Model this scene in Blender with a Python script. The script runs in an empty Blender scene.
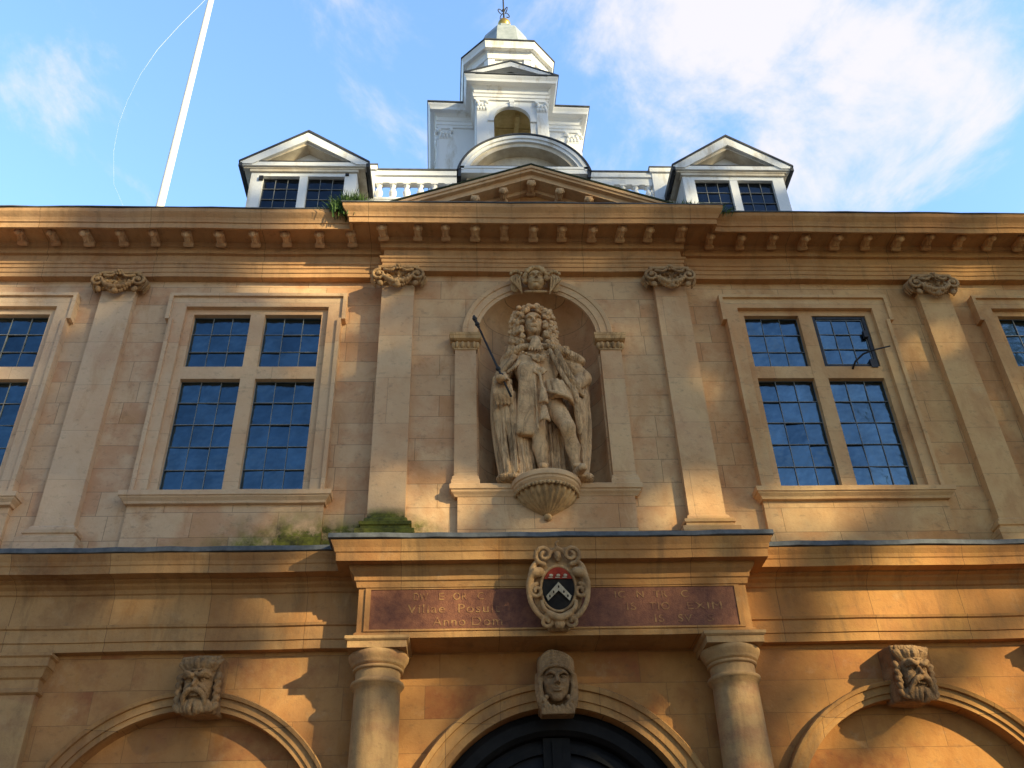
import bpy, math, random
import numpy as np
from mathutils import Vector, Matrix, Euler
PI = math.pi
R = math.radians
rng = random.Random(7)
scene = bpy.context.scene
col = scene.collection

# ------------------------------------------------------------------ camera
cam_d = bpy.data.cameras.new('camera')
cam = bpy.data.objects.new('camera', cam_d); col.objects.link(cam)
cam_d.sensor_width = 36.0
cam_d.lens = 943.08 / 1024 * 36.0
cam_d.clip_start = 0.1; cam_d.clip_end = 5000
yaw, pitch, roll = 0.0583992, 0.6137081, -0.0351440
fw = Vector((math.sin(yaw)*math.cos(pitch), math.cos(yaw)*math.cos(pitch), math.sin(pitch)))
rt = Vector((math.cos(yaw), -math.sin(yaw), 0)); up = rt.cross(fw)
r2 = rt*math.cos(roll) + up*math.sin(roll); u2 = -rt*math.sin(roll) + up*math.cos(roll)
M = Matrix((r2, u2, -fw)).transposed().to_4x4()
M.translation = Vector((-0.8484, -9.0, 1.6))
cam.matrix_world = M
scene.camera = cam

# ------------------------------------------------------------------ light
SUN_AZ, SUN_EL = R(50), R(20)          # azimuth measured from the street side (-y) towards +x
S = Vector((math.sin(SUN_AZ)*math.cos(SUN_EL), -math.cos(SUN_AZ)*math.cos(SUN_EL), math.sin(SUN_EL)))
sun_d = bpy.data.lights.new('sun', 'SUN'); sun_d.energy = 4.3; sun_d.angle = R(0.9)
sun_d.color = (1.0, 0.85, 0.50)
sun = bpy.data.objects.new('sun', sun_d); col.objects.link(sun)
sun.rotation_euler = S.to_track_quat('Z', 'Y').to_euler()
sun.location = S*60

world = bpy.data.worlds.new('World'); scene.world = world; world.use_nodes = True
wn = world.node_tree; wn.nodes.clear(); wl = wn.links
def wnode(t, **k):
    n = wn.nodes.new(t)
    for a, b in k.items(): setattr(n, a, b)
    return n
sky = wnode('ShaderNodeTexSky', sky_type='NISHITA', sun_disc=False, sun_elevation=SUN_EL,
            sun_rotation=math.atan2(S.x, S.y), altitude=0, air_density=1.0, dust_density=0.4, ozone_density=2.0)
tc = wnode('ShaderNodeTexCoord')
mp = wnode('ShaderNodeMapping'); mp.inputs['Scale'].default_value = (1.0, 1.0, 1.0)
mp.inputs['Location'].default_value = (0.35, 0.1, 0.62)
wl.new(tc.outputs['Generated'], mp.inputs['Vector'])
# flatten the view direction onto a cloud deck: dir.xy / dir.z
sep = wnode('ShaderNodeSeparateXYZ'); wl.new(tc.outputs['Generated'], sep.inputs[0])
zc = wnode('ShaderNodeMath', operation='MAXIMUM'); wl.new(sep.outputs['Z'], zc.inputs[0]); zc.inputs[1].default_value = 0.08
dx = wnode('ShaderNodeMath', operation='DIVIDE'); wl.new(sep.outputs['X'], dx.inputs[0]); wl.new(zc.outputs[0], dx.inputs[1])
dy = wnode('ShaderNodeMath', operation='DIVIDE'); wl.new(sep.outputs['Y'], dy.inputs[0]); wl.new(zc.outputs[0], dy.inputs[1])
cb = wnode('ShaderNodeCombineXYZ'); wl.new(dx.outputs[0], cb.inputs[0]); wl.new(dy.outputs[0], cb.inputs[1])
n1 = wnode('ShaderNodeTexNoise'); n1.inputs['Scale'].default_value = 4.2; n1.inputs['Detail'].default_value = 10
n1.inputs['Roughness'].default_value = 0.62; n1.inputs['Distortion'].default_value = 0.35
cm = wnode('ShaderNodeMapping'); cm.inputs['Location'].default_value = (3.3, 1.7, 0); cm.inputs['Rotation'].default_value = (0, 0, R(-35))
cm.inputs['Scale'].default_value = (1.0, 0.8, 1)
wl.new(cb.outputs[0], cm.inputs[0]); wl.new(cm.outputs[0], n1.inputs['Vector'])
# a bank of cloud: dense around one part of the deck (dx .1-.6, dy .6-.9), thin elsewhere
def blob(cx, cy, sx, sy, gain):
    a = wnode('ShaderNodeMapping'); a.vector_type = 'POINT'
    a.inputs['Location'].default_value = (-cx/sx, -cy/sy, 0); a.inputs['Scale'].default_value = (1/sx, 1/sy, 1)
    wl.new(cb.outputs[0], a.inputs[0])
    l = wnode('ShaderNodeVectorMath', operation='LENGTH'); wl.new(a.outputs[0], l.inputs[0])
    m = wnode('ShaderNodeMapRange'); m.interpolation_type = 'SMOOTHSTEP'
    m.inputs['From Min'].default_value = 1.0; m.inputs['From Max'].default_value = 0.0
    m.inputs['To Min'].default_value = 0; m.inputs['To Max'].default_value = gain
    wl.new(l.outputs['Value'], m.inputs['Value'])
    return m.outputs[0]
def wadd(a, b):
    n = wnode('ShaderNodeMath', operation='ADD'); wl.new(a, n.inputs[0])
    if isinstance(b, (int, float)): n.inputs[1].default_value = b
    else: wl.new(b, n.inputs[1])
    return n.outputs[0]
CLOUDS = [(0.24, 0.58, 0.48, 0.30, 0.62), (0.52, 0.66, 0.38, 0.24, 0.36), (0.45, 0.88, 0.42, 0.28, 0.40), (0.85, 0.95, 0.2, 0.16, 0.3), (-0.14, 0.69, 0.18, 0.08, 0.06)]
amp = wnode('ShaderNodeMapRange', clamp=False); amp.inputs['From Min'].default_value = 0.3; amp.inputs['From Max'].default_value = 0.7; amp.inputs['To Min'].default_value = 0.10; amp.inputs['To Max'].default_value = 0.90
wl.new(n1.outputs['Fac'], amp.inputs['Value'])
tot = amp.outputs[0]
for c in CLOUDS: tot = wadd(tot, blob(*c))
ramp = wnode('ShaderNodeMapRange'); ramp.interpolation_type = 'SMOOTHSTEP'
ramp.inputs['From Min'].default_value = 0.60; ramp.inputs['From Max'].default_value = 1.15; ramp.inputs['To Max'].default_value = 0.93
wl.new(tot, ramp.inputs['Value'])
mix = wnode('ShaderNodeMix', data_type='RGBA')
tint = wnode('ShaderNodeMix', data_type='RGBA', blend_type='MULTIPLY'); tint.inputs[0].default_value = 1
wl.new(sky.outputs[0], tint.inputs[6]); 
# the sky glows brighter over the roofs, on the side of the bright clouds
gl = wnode('ShaderNodeMapRange'); gl.interpolation_type = 'SMOOTHSTEP'
gl.inputs['From Min'].default_value = -0.15; gl.inputs['From Max'].default_value = 0.45; gl.inputs['To Min'].default_value = 1.0; gl.inputs['To Max'].default_value = 3.3
wl.new(sep.outputs['Y'], gl.inputs['Value'])
tv = wnode('ShaderNodeVectorMath', operation='SCALE'); tv.inputs[0].default_value = (0.90, 1.00, 1.12); wl.new(gl.outputs[0], tv.inputs['Scale'])
wl.new(tv.outputs[0], tint.inputs[7])
wl.new(ramp.outputs[0], mix.inputs[0]); wl.new(tint.outputs[2], mix.inputs[6]); mix.inputs[7].default_value = (5.6, 5.4, 5.6, 1)
bg = wnode('ShaderNodeBackground'); bg.inputs['Strength'].default_value = 0.085
wl.new(mix.outputs[2], bg.inputs[0])
wo = wnode('ShaderNodeOutputWorld'); wl.new(bg.outputs[0], wo.inputs[0])

vs = scene.view_settings
vs.view_transform = 'Standard'; vs.look = 'None'; vs.gamma = 1; vs.use_curve_mapping = False
vs.exposure = 1.08

# ------------------------------------------------------------------ materials
class NT:
    def __init__(s, name):
        s.m = bpy.data.materials.new(name); s.m.use_nodes = True
        s.t = s.m.node_tree; s.t.nodes.clear()
        s.out = s.n('ShaderNodeOutputMaterial'); s.b = s.n('ShaderNodeBsdfPrincipled')
        s.l(s.b.outputs[0], s.out.inputs[0])
    def n(s, t, **k):
        n = s.t.nodes.new(t)
        for a, b in k.items(): setattr(n, a, b)
        return n
    def l(s, a, b): s.t.links.new(a, b)
    def pos(s):
        return s.n('ShaderNodeNewGeometry').outputs['Position']
    def noise(s, vec, scale, detail=4, rough=0.6, dist=0.0):
        n = s.n('ShaderNodeTexNoise'); n.inputs['Scale'].default_value = scale; n.inputs['Detail'].default_value = detail
        n.inputs['Roughness'].default_value = rough; n.inputs['Distortion'].default_value = dist
        if vec is not None: s.l(vec, n.inputs['Vector'])
        return n.outputs['Fac']
    def rng(s, v, a, b, c=0, d=1):
        n = s.n('ShaderNodeMapRange'); n.inputs['From Min'].default_value = a; n.inputs['From Max'].default_value = b
        n.inputs['To Min'].default_value = c; n.inputs['To Max'].default_value = d
        s.l(v, n.inputs['Value']); return n.outputs[0]
    def mix(s, f, a, b, mode='MIX'):
        n = s.n('ShaderNodeMix', data_type='RGBA', blend_type=mode)
        for v, i in ((f, 0), (a, 6), (b, 7)):
            if isinstance(v, (int, float)): n.inputs[i].default_value = v
            elif isinstance(v, tuple): n.inputs[i].default_value = (*v, 1)
            else: s.l(v, n.inputs[i])
        return n.outputs[2]
    def math(s, op, a, b=None):
        n = s.n('ShaderNodeMath', operation=op)
        for v, i in ((a, 0), (b, 1)):
            if v is None: continue
            if isinstance(v, (int, float)): n.inputs[i].default_value = v
            else: s.l(v, n.inputs[i])
        return n.outputs[0]
    def ramp(s, f, stops):
        n = s.n('ShaderNodeValToRGB'); e = n.color_ramp.elements
        while len(e) < len(stops): e.new(0.5)
        for el, (p, c) in zip(e, stops): el.position = p; el.color = (*c, 1)
        s.l(f, n.inputs[0]); return n.outputs[0]
    def bump(s, h, strength=0.3, dist=0.02, prev=None):
        n = s.n('ShaderNodeBump'); n.inputs['Strength'].default_value = strength; n.inputs['Distance'].default_value = dist
        s.l(h, n.inputs['Height'])
        if prev is not None: s.l(prev, n.inputs['Normal'])
        return n.outputs[0]
    def map(s, v, loc=(0, 0, 0), rot=(0, 0, 0), sc=(1, 1, 1)):
        n = s.n('ShaderNodeMapping'); n.inputs['Location'].default_value = loc; n.inputs['Rotation'].default_value = rot
        n.inputs['Scale'].default_value = sc; s.l(v, n.inputs[0]); return n.outputs[0]

MOSS = [(-1.70, -0.15, 5.98, 0.55, 0.26, 2.6), (-2.55, 0.05, 5.96, 0.85, 0.36, 1.3), (-2.15, 0.0, 5.95, 0.6, 0.20, 1.6),
        (1.72, -0.15, 6.02, 0.40, 0.15, 0.42), (-5.05, 0.0, 6.02, 0.5, 0.12, 0.30), (-3.4, 0, 5.95, 0.9, 0.10, 0.3)]
def stone(name, palette, blocks=None, bump=0.32, stain=0.5, gradient=True, moss=True, rough=0.9, joint=0.6, grime=None, seed=0.0, warm=(1.06, 0.915, 0.67), crust=0.68):
    t = NT(name); p = t.pos()
    swp = t.n('ShaderNodeSeparateXYZ'); t.l(p, swp.inputs[0])
    if blocks:
        cbn = t.n('ShaderNodeCombineXYZ'); t.l(swp.outputs['X'], cbn.inputs[0]); t.l(swp.outputs['Z'], cbn.inputs[1])
        warp = t.n('ShaderNodeVectorMath', operation='ADD'); t.l(cbn.outputs[0], warp.inputs[0])
        nz = t.n('ShaderNodeTexNoise'); nz.inputs['Scale'].default_value = 1.3; t.l(p, nz.inputs['Vector'])
        sc = t.n('ShaderNodeVectorMath', operation='SCALE'); t.l(nz.outputs['Color'], sc.inputs[0]); sc.inputs['Scale'].default_value = 0.02
        t.l(sc.outputs[0], warp.inputs[1])
        br = t.n('ShaderNodeTexBrick'); br.offset = 0.43; br.squash = 1.25; br.squash_frequency = 3
        br.inputs['Color1'].default_value = (0, 0, 0, 1); br.inputs['Color2'].default_value = (1, 1, 1, 1)
        br.inputs['Mortar'].default_value = (0.5, 0.5, 0.5, 1)
        br.inputs['Scale'].default_value = 1; br.inputs['Brick Width'].default_value = blocks[0]
        br.inputs['Row Height'].default_value = blocks[1]; br.inputs['Mortar Size'].default_value = 0.0035
        br.inputs['Mortar Smooth'].default_value = 0.4; br.inputs['Bias'].default_value = 0
        t.l(t.map(warp.outputs[0], loc=(0.13+seed, blocks[2], 0)), br.inputs['Vector'])
        v = t.math('ADD', t.math('MULTIPLY', br.outputs['Color'], 0.34), t.rng(t.noise(p, 1.0, 7, 0.68), 0.28, 0.72, -0.05, 0.62))
        fac = br.outputs['Fac']
    else:
        v = t.rng(t.noise(t.map(p, loc=(seed*3, 1, 2), sc=(0.9, 1, 2.2)), 1.6, 5, 0.62), 0.28, 0.72); fac = None
    c = t.ramp(v, palette)
    # greyer stone towards the left end, warmer ironstone tint towards the right end
    if gradient:
        g = t.rng(t.math('ADD', swp.outputs['X'], t.math('MULTIPLY', t.noise(p, 0.5, 3), 7.0)), -2.5, 8.5)
        hs = t.mix(g, (0.98, 1.0, 1.20), (1.05, 0.91, 0.70))
        c = t.mix(1.0, c, hs, 'MULTIPLY')
        big = t.math('MULTIPLY', t.rng(t.noise(t.map(p, loc=(4.1, 0, 2.3), sc=(1.1, 1, 0.7)), 0.9, 6, 0.62, 0.4), 0.47, 0.60), t.rng(swp.outputs['X'], -4.0, 5.0, 0.12, 0.55))
        c = t.mix(big, c, (0.40, 0.20, 0.095))
    c = t.mix(1.0, c, warm, 'MULTIPLY')
    # rusty orange runs and paler bloom
    st = t.noise(t.map(p, loc=(5, 2, 1+seed), sc=(1.5, 1, 0.55)), 2.1, 7, 0.68, 0.8)
    c = t.mix(t.rng(st, 0.54, 0.76, 0, stain), c, (0.36, 0.145, 0.035))
    c = t.mix(t.rng(t.noise(t.map(p, loc=(9, 7, 3)), 3.1, 6, 0.7), 0.58, 0.8, 0, 0.40), c, (0.54, 0.39, 0.22))
    # soot specks and crusts
    c = t.mix(t.rng(t.noise(t.map(p, loc=(2, 9, 4), sc=(1, 1, 1.6)), 9, 8, 0.75), 0.55, 0.80, 0, 0.65), c, (0.10, 0.07, 0.045))
    if not blocks:   # black crusts and washed streaks on carved work
        c = t.mix(t.rng(t.noise(t.map(p, loc=(1, 3, seed), sc=(2.2, 2.2, 0.9)), 3.2, 8, 0.72, 1.0), 0.47, 0.66, 0, crust), c, (0.12, 0.065, 0.03))
    if grime:   # long thin water streaks running down the stone
        c = t.mix(t.rng(t.noise(t.map(p, sc=(4.5, 1, 0.8)), 1.1, 9, 0.72, 0.6), 0.50, 0.78, 0, grime), c, (0.12, 0.075, 0.04))
    if moss:
        tot = None
        for (mx, my, mz, sx, sz, gain) in MOSS:
            l = t.n('ShaderNodeVectorMath', operation='LENGTH')
            t.l(t.map(p, loc=(-mx/sx, -my/0.5, -mz/sz), sc=(1/sx, 1/0.5, 1/sz)), l.inputs[0])
            m = t.math('MULTIPLY', t.rng(l.outputs['Value'], 1.25, 0.15, 0, 1), gain)
            tot = m if tot is None else t.math('ADD', tot, m)
        mv = t.math('MULTIPLY', tot, t.rng(t.noise(p, 3.5, 7, 0.7), 0.30, 0.56))
        mc = t.mix(t.rng(t.noise(p, 9, 6, 0.7), 0.35, 0.65), (0.016, 0.024, 0.005), (0.17, 0.17, 0.016))
        c = t.mix(t.rng(mv, 0.05, 0.95, 0, 0.95), c, mc)
    if fac is not None:
        c = t.mix(t.math('MULTIPLY', fac, joint), c, (0.10, 0.06, 0.03))
    t.l(c, t.b.inputs['Base Color']); t.b.inputs['Roughness'].default_value = rough
    t.b.inputs['Specular IOR Level'].default_value = 0.25
    h = t.math('ADD', t.math('MULTIPLY', t.noise(p, 26, 8, 0.7), 0.5), t.noise(p, 5, 4, 0.6))
    nrm = t.bump(h, bump, 0.03)
    if fac is not None: nrm = t.bump(t.math('SUBTRACT', 1.0, fac), 0.5, 0.006, nrm)
    t.l(nrm, t.b.inputs['Normal'])
    return t.m

BUFF = (0.54, 0.40, 0.275); PALE = (0.60, 0.475, 0.345); PINK = (0.54, 0.375, 0.275); RUST = (0.47, 0.30, 0.18); BROWN = (0.32, 0.17, 0.07)
M = {}
M['upper_wall'] = stone('ashlar_upper', [(0.0, PINK), (0.2, BUFF), (0.42, PALE), (0.62, (0.52, 0.345, 0.23)), (0.85, RUST), (1.0, PALE)], (0.72, 0.29, 0.05), stain=0.6)
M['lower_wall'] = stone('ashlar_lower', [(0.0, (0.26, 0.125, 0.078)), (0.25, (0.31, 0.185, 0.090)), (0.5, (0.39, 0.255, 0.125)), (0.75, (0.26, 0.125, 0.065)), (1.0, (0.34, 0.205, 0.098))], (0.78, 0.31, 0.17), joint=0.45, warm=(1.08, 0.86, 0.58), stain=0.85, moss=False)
M['dressed'] = stone('dressed_stone', [(0.0, (0.53, 0.37, 0.27)), (0.35, (0.62, 0.50, 0.37)), (0.7, (0.57, 0.41, 0.29)), (1.0, (0.54, 0.35, 0.24))], (3.0, 0.62, 0.1), stain=0.4, joint=0.32)
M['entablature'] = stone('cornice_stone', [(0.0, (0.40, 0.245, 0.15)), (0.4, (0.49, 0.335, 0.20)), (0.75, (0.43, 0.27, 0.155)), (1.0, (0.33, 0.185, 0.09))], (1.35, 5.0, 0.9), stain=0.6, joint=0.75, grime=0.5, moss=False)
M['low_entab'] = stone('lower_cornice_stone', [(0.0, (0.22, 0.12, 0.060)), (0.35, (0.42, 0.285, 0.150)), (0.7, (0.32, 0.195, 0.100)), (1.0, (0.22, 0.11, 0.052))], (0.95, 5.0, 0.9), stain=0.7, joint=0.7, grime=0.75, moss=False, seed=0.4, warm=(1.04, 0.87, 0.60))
M['carved'] = stone('carved_stone', [(0.0, (0.40, 0.26, 0.15)), (0.5, (0.55, 0.40, 0.25)), (1.0, (0.50, 0.34, 0.20))], None, bump=0.35, stain=0.35, gradient=False, moss=False)
M['carved_dark'] = stone('weathered_carving', [(0.0, (0.25, 0.155, 0.095)), (0.5, (0.46, 0.32, 0.20)), (1.0, (0.36, 0.23, 0.13))], None, bump=0.6, stain=0.3, gradient=False, moss=False, seed=1.0)
M['column'] = stone('column_stone', [(0.0, (0.34, 0.22, 0.14)), (0.5, (0.42, 0.29, 0.17)), (1.0, (0.33, 0.18, 0.12))], None, stain=0.4, gradient=False, moss=False, grime=0.4, crust=0.28)
M['statue'] = stone('statue_stone', [(0.0, (0.42, 0.30, 0.19)), (0.5, (0.60, 0.47, 0.32)), (1.0, (0.50, 0.36, 0.23))], None, bump=0.25, stain=0.22, gradient=False, moss=False, seed=2.0)

def add_bump(m, sc, strength, dist, scale=1.0):
    t = m.node_tree; b = [n for n in t.nodes if n.type == 'BSDF_PRINCIPLED'][0]
    g_ = t.nodes.new('ShaderNodeNewGeometry'); mp_ = t.nodes.new('ShaderNodeMapping'); mp_.inputs['Scale'].default_value = sc
    n_ = t.nodes.new('ShaderNodeTexNoise'); n_.inputs['Scale'].default_value = scale; n_.inputs['Detail'].default_value = 3; n_.inputs['Distortion'].default_value = 0.8
    bp = t.nodes.new('ShaderNodeBump'); bp.inputs['Strength'].default_value = strength; bp.inputs['Distance'].default_value = dist
    t.links.new(g_.outputs['Position'], mp_.inputs[0]); t.links.new(mp_.outputs[0], n_.inputs['Vector']); t.links.new(n_.outputs['Fac'], bp.inputs['Height'])
    old = b.inputs['Normal'].links[0].from_socket; t.links.new(old, bp.inputs['Normal']); t.links.new(bp.outputs[0], b.inputs['Normal'])
    return m
STP = [(0.0, (0.46, 0.32, 0.20)), (0.5, (0.64, 0.49, 0.33)), (1.0, (0.50, 0.35, 0.22))]
M['statue'] = add_bump(stone('statue_stone', STP, None, warm=(1.16, 0.95, 0.70), bump=0.35, stain=0.3, gradient=False, moss=False, seed=2.0), (24, 24, 24), 0.5, 0.03)
M['drapery'] = add_bump(stone('statue_drapery', STP, None, warm=(1.16, 0.95, 0.70), bump=0.3, stain=0.35, gradient=False, moss=False, seed=2.6), (26, 20, 2.6), 1.0, 0.07)
M['mask'] = add_bump(stone('eroded_mask', [(0.0, (0.10, 0.06, 0.038)), (0.5, (0.31, 0.21, 0.13)), (1.0, (0.18, 0.11, 0.065))], None, bump=0.6, stain=0.5, gradient=False, moss=False, seed=4.0), (20, 20, 20), 0.6, 0.03)
def simple(name, c1, c2, rough=0.6, scale=6, metal=0, bump=0.15, spec=0.4, streak=1.0, lo=0.35, hi=0.65):
    t = NT(name); p = t.pos()
    n = t.noise(t.map(p, sc=(1, 1, streak)), scale, 7, 0.68)
    t.l(t.mix(t.rng(n, lo, hi), c1, c2), t.b.inputs['Base Color'])
    t.b.inputs['Roughness'].default_value = rough; t.b.inputs['Metallic'].default_value = metal
    t.b.inputs['Specular IOR Level'].default_value = spec
    t.l(t.bump(t.noise(p, scale*5, 5), bump, 0.01), t.b.inputs['Normal'])
    return t.m
M['paint'] = simple('white_paint', (0.60, 0.55, 0.47), (0.84, 0.84, 0.83), 0.6, 4.5, streak=0.25, lo=0.30, hi=0.47, bump=0.4)
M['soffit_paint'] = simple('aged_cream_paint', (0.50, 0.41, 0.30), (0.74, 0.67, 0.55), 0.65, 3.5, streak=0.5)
M['cream'] = simple('cream_boards', (0.55, 0.38, 0.14), (0.80, 0.62, 0.30), 0.6, 4)
M['slate'] = simple('slate_tiles', (0.025, 0.027, 0.032), (0.07, 0.072, 0.078), 0.6, 5)
M['lead'] = simple('lead_sheet', (0.055, 0.06, 0.065), (0.13, 0.135, 0.14), 0.7, 7, 0.0)
M['lead_roof'] = simple('lead_dome', (0.26, 0.30, 0.32), (0.42, 0.46, 0.48), 0.5, 4)
M['came'] = simple('lead_came', (0.14, 0.15, 0.15), (0.25, 0.25, 0.24), 0.5, 9)
M['gold'] = simple('gilding', (0.75, 0.42, 0.08), (0.95, 0.62, 0.16), 0.3, 9, 0.85)
M['iron'] = simple('black_iron', (0.012, 0.012, 0.013), (0.035, 0.03, 0.028), 0.5, 9)
M['door'] = simple('black_painted_door', (0.007, 0.006, 0.006), (0.014, 0.013, 0.013), 0.6, 5, spec=0.12)
M['door_blue'] = simple('blue_black_door', (0.008, 0.008, 0.012), (0.015, 0.015, 0.021), 0.55, 5, spec=0.15)
M['tablet'] = simple('red_tablet', (0.12, 0.038, 0.020), (0.22, 0.080, 0.036), 0.75, 14, bump=0.5)
M['letter'] = simple('worn_gilt_letters', (0.19, 0.07, 0.028), (0.38, 0.20, 0.065), 0.7, 14, lo=0.42, hi=0.62)
M['red'] = simple('heraldic_red', (0.24, 0.025, 0.015), (0.38, 0.06, 0.03), 0.85, 9, spec=0.15)
M['sable'] = simple('heraldic_black', (0.012, 0.010, 0.010), (0.03, 0.025, 0.02), 0.85, 9, spec=0.15)
M['argent'] = simple('heraldic_white', (0.34, 0.26, 0.16), (0.58, 0.48, 0.33), 0.85, 9, spec=0.15)
M['grass'] = simple('grass_blades', (0.03, 0.08, 0.012), (0.09, 0.16, 0.025), 0.7, 30)
M['moss'] = simple('moss', (0.018, 0.022, 0.008), (0.05, 0.055, 0.016), 0.95, 12, bump=0.8)
M['bark'] = simple('bark', (0.05, 0.04, 0.03), (0.10, 0.08, 0.06), 0.9, 8)
M['leaf'] = simple('leaves', (0.03, 0.06, 0.015), (0.07, 0.11, 0.03), 0.7, 3)
M['pole'] = simple('white_pole_paint', (0.74, 0.74, 0.72), (0.84, 0.84, 0.82), 0.35, 3)
M['paving'] = None

def paving():
    t = NT('street_paving'); p = t.pos()
    br = t.n('ShaderNodeTexBrick'); br.inputs['Scale'].default_value = 1; br.inputs['Brick Width'].default_value = 0.6
    br.inputs['Row Height'].default_value = 0.4; br.inputs['Mortar Size'].default_value = 0.006
    br.inputs['Color1'].default_value = (0.075, 0.062, 0.048, 1); br.inputs['Color2'].default_value = (0.11, 0.09, 0.065, 1); br.inputs['Mortar'].default_value = (0.03, 0.027, 0.024, 1)
    t.l(p, br.inputs['Vector'])
    t.l(t.mix(t.rng(t.noise(p, 0.7, 6), 0.4, 0.7, 0, 0.5), br.outputs['Color'], (0.12, 0.10, 0.075)), t.b.inputs['Base Color'])
    t.b.inputs['Roughness'].default_value = 0.85
    return t.m
M['paving'] = paving()

def glass(name, tint, ior=2.0):
    t = NT(name); p = t.pos()
    t.l(t.mix(t.rng(t.noise(p, 3.0, 5, 0.7), 0.35, 0.7), tint, tuple(v*0.62+0.008 for v in tint)), t.b.inputs['Base Color']); t.b.inputs['Roughness'].default_value = 0.14
    t.b.inputs['Metallic'].default_value = 1.0
    n = t.noise(t.map(p, sc=(1, 1, 1)), 7, 2, 0.5)
    t.l(t.bump(n, 0.13, 0.05), t.b.inputs['Normal'])
    return t.m
M['glass'] = glass('leaded_glass', (0.115, 0.185, 0.235))
M['glass_dark'] = glass('dormer_glass', (0.065, 0.078, 0.095))

# ------------------------------------------------------------------ mesh helpers
def link(name, me, parent=None, loc=(0, 0, 0)):
    o = bpy.data.objects.new(name, me); col.objects.link(o)
    o.location = loc
    if parent is not None: o.parent = parent
    return o
def tag(o, label=None, cat=None, group=None, kind=None):
    if label: o['label'] = label
    if cat: o['category'] = cat
    if group: o['group'] = group
    if kind: o['kind'] = kind
    return o
def empty(name, loc=(0, 0, 0)):
    o = bpy.data.objects.new(name, None); o.empty_display_size = 0.2; col.objects.link(o); o.location = loc
    return o

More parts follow.
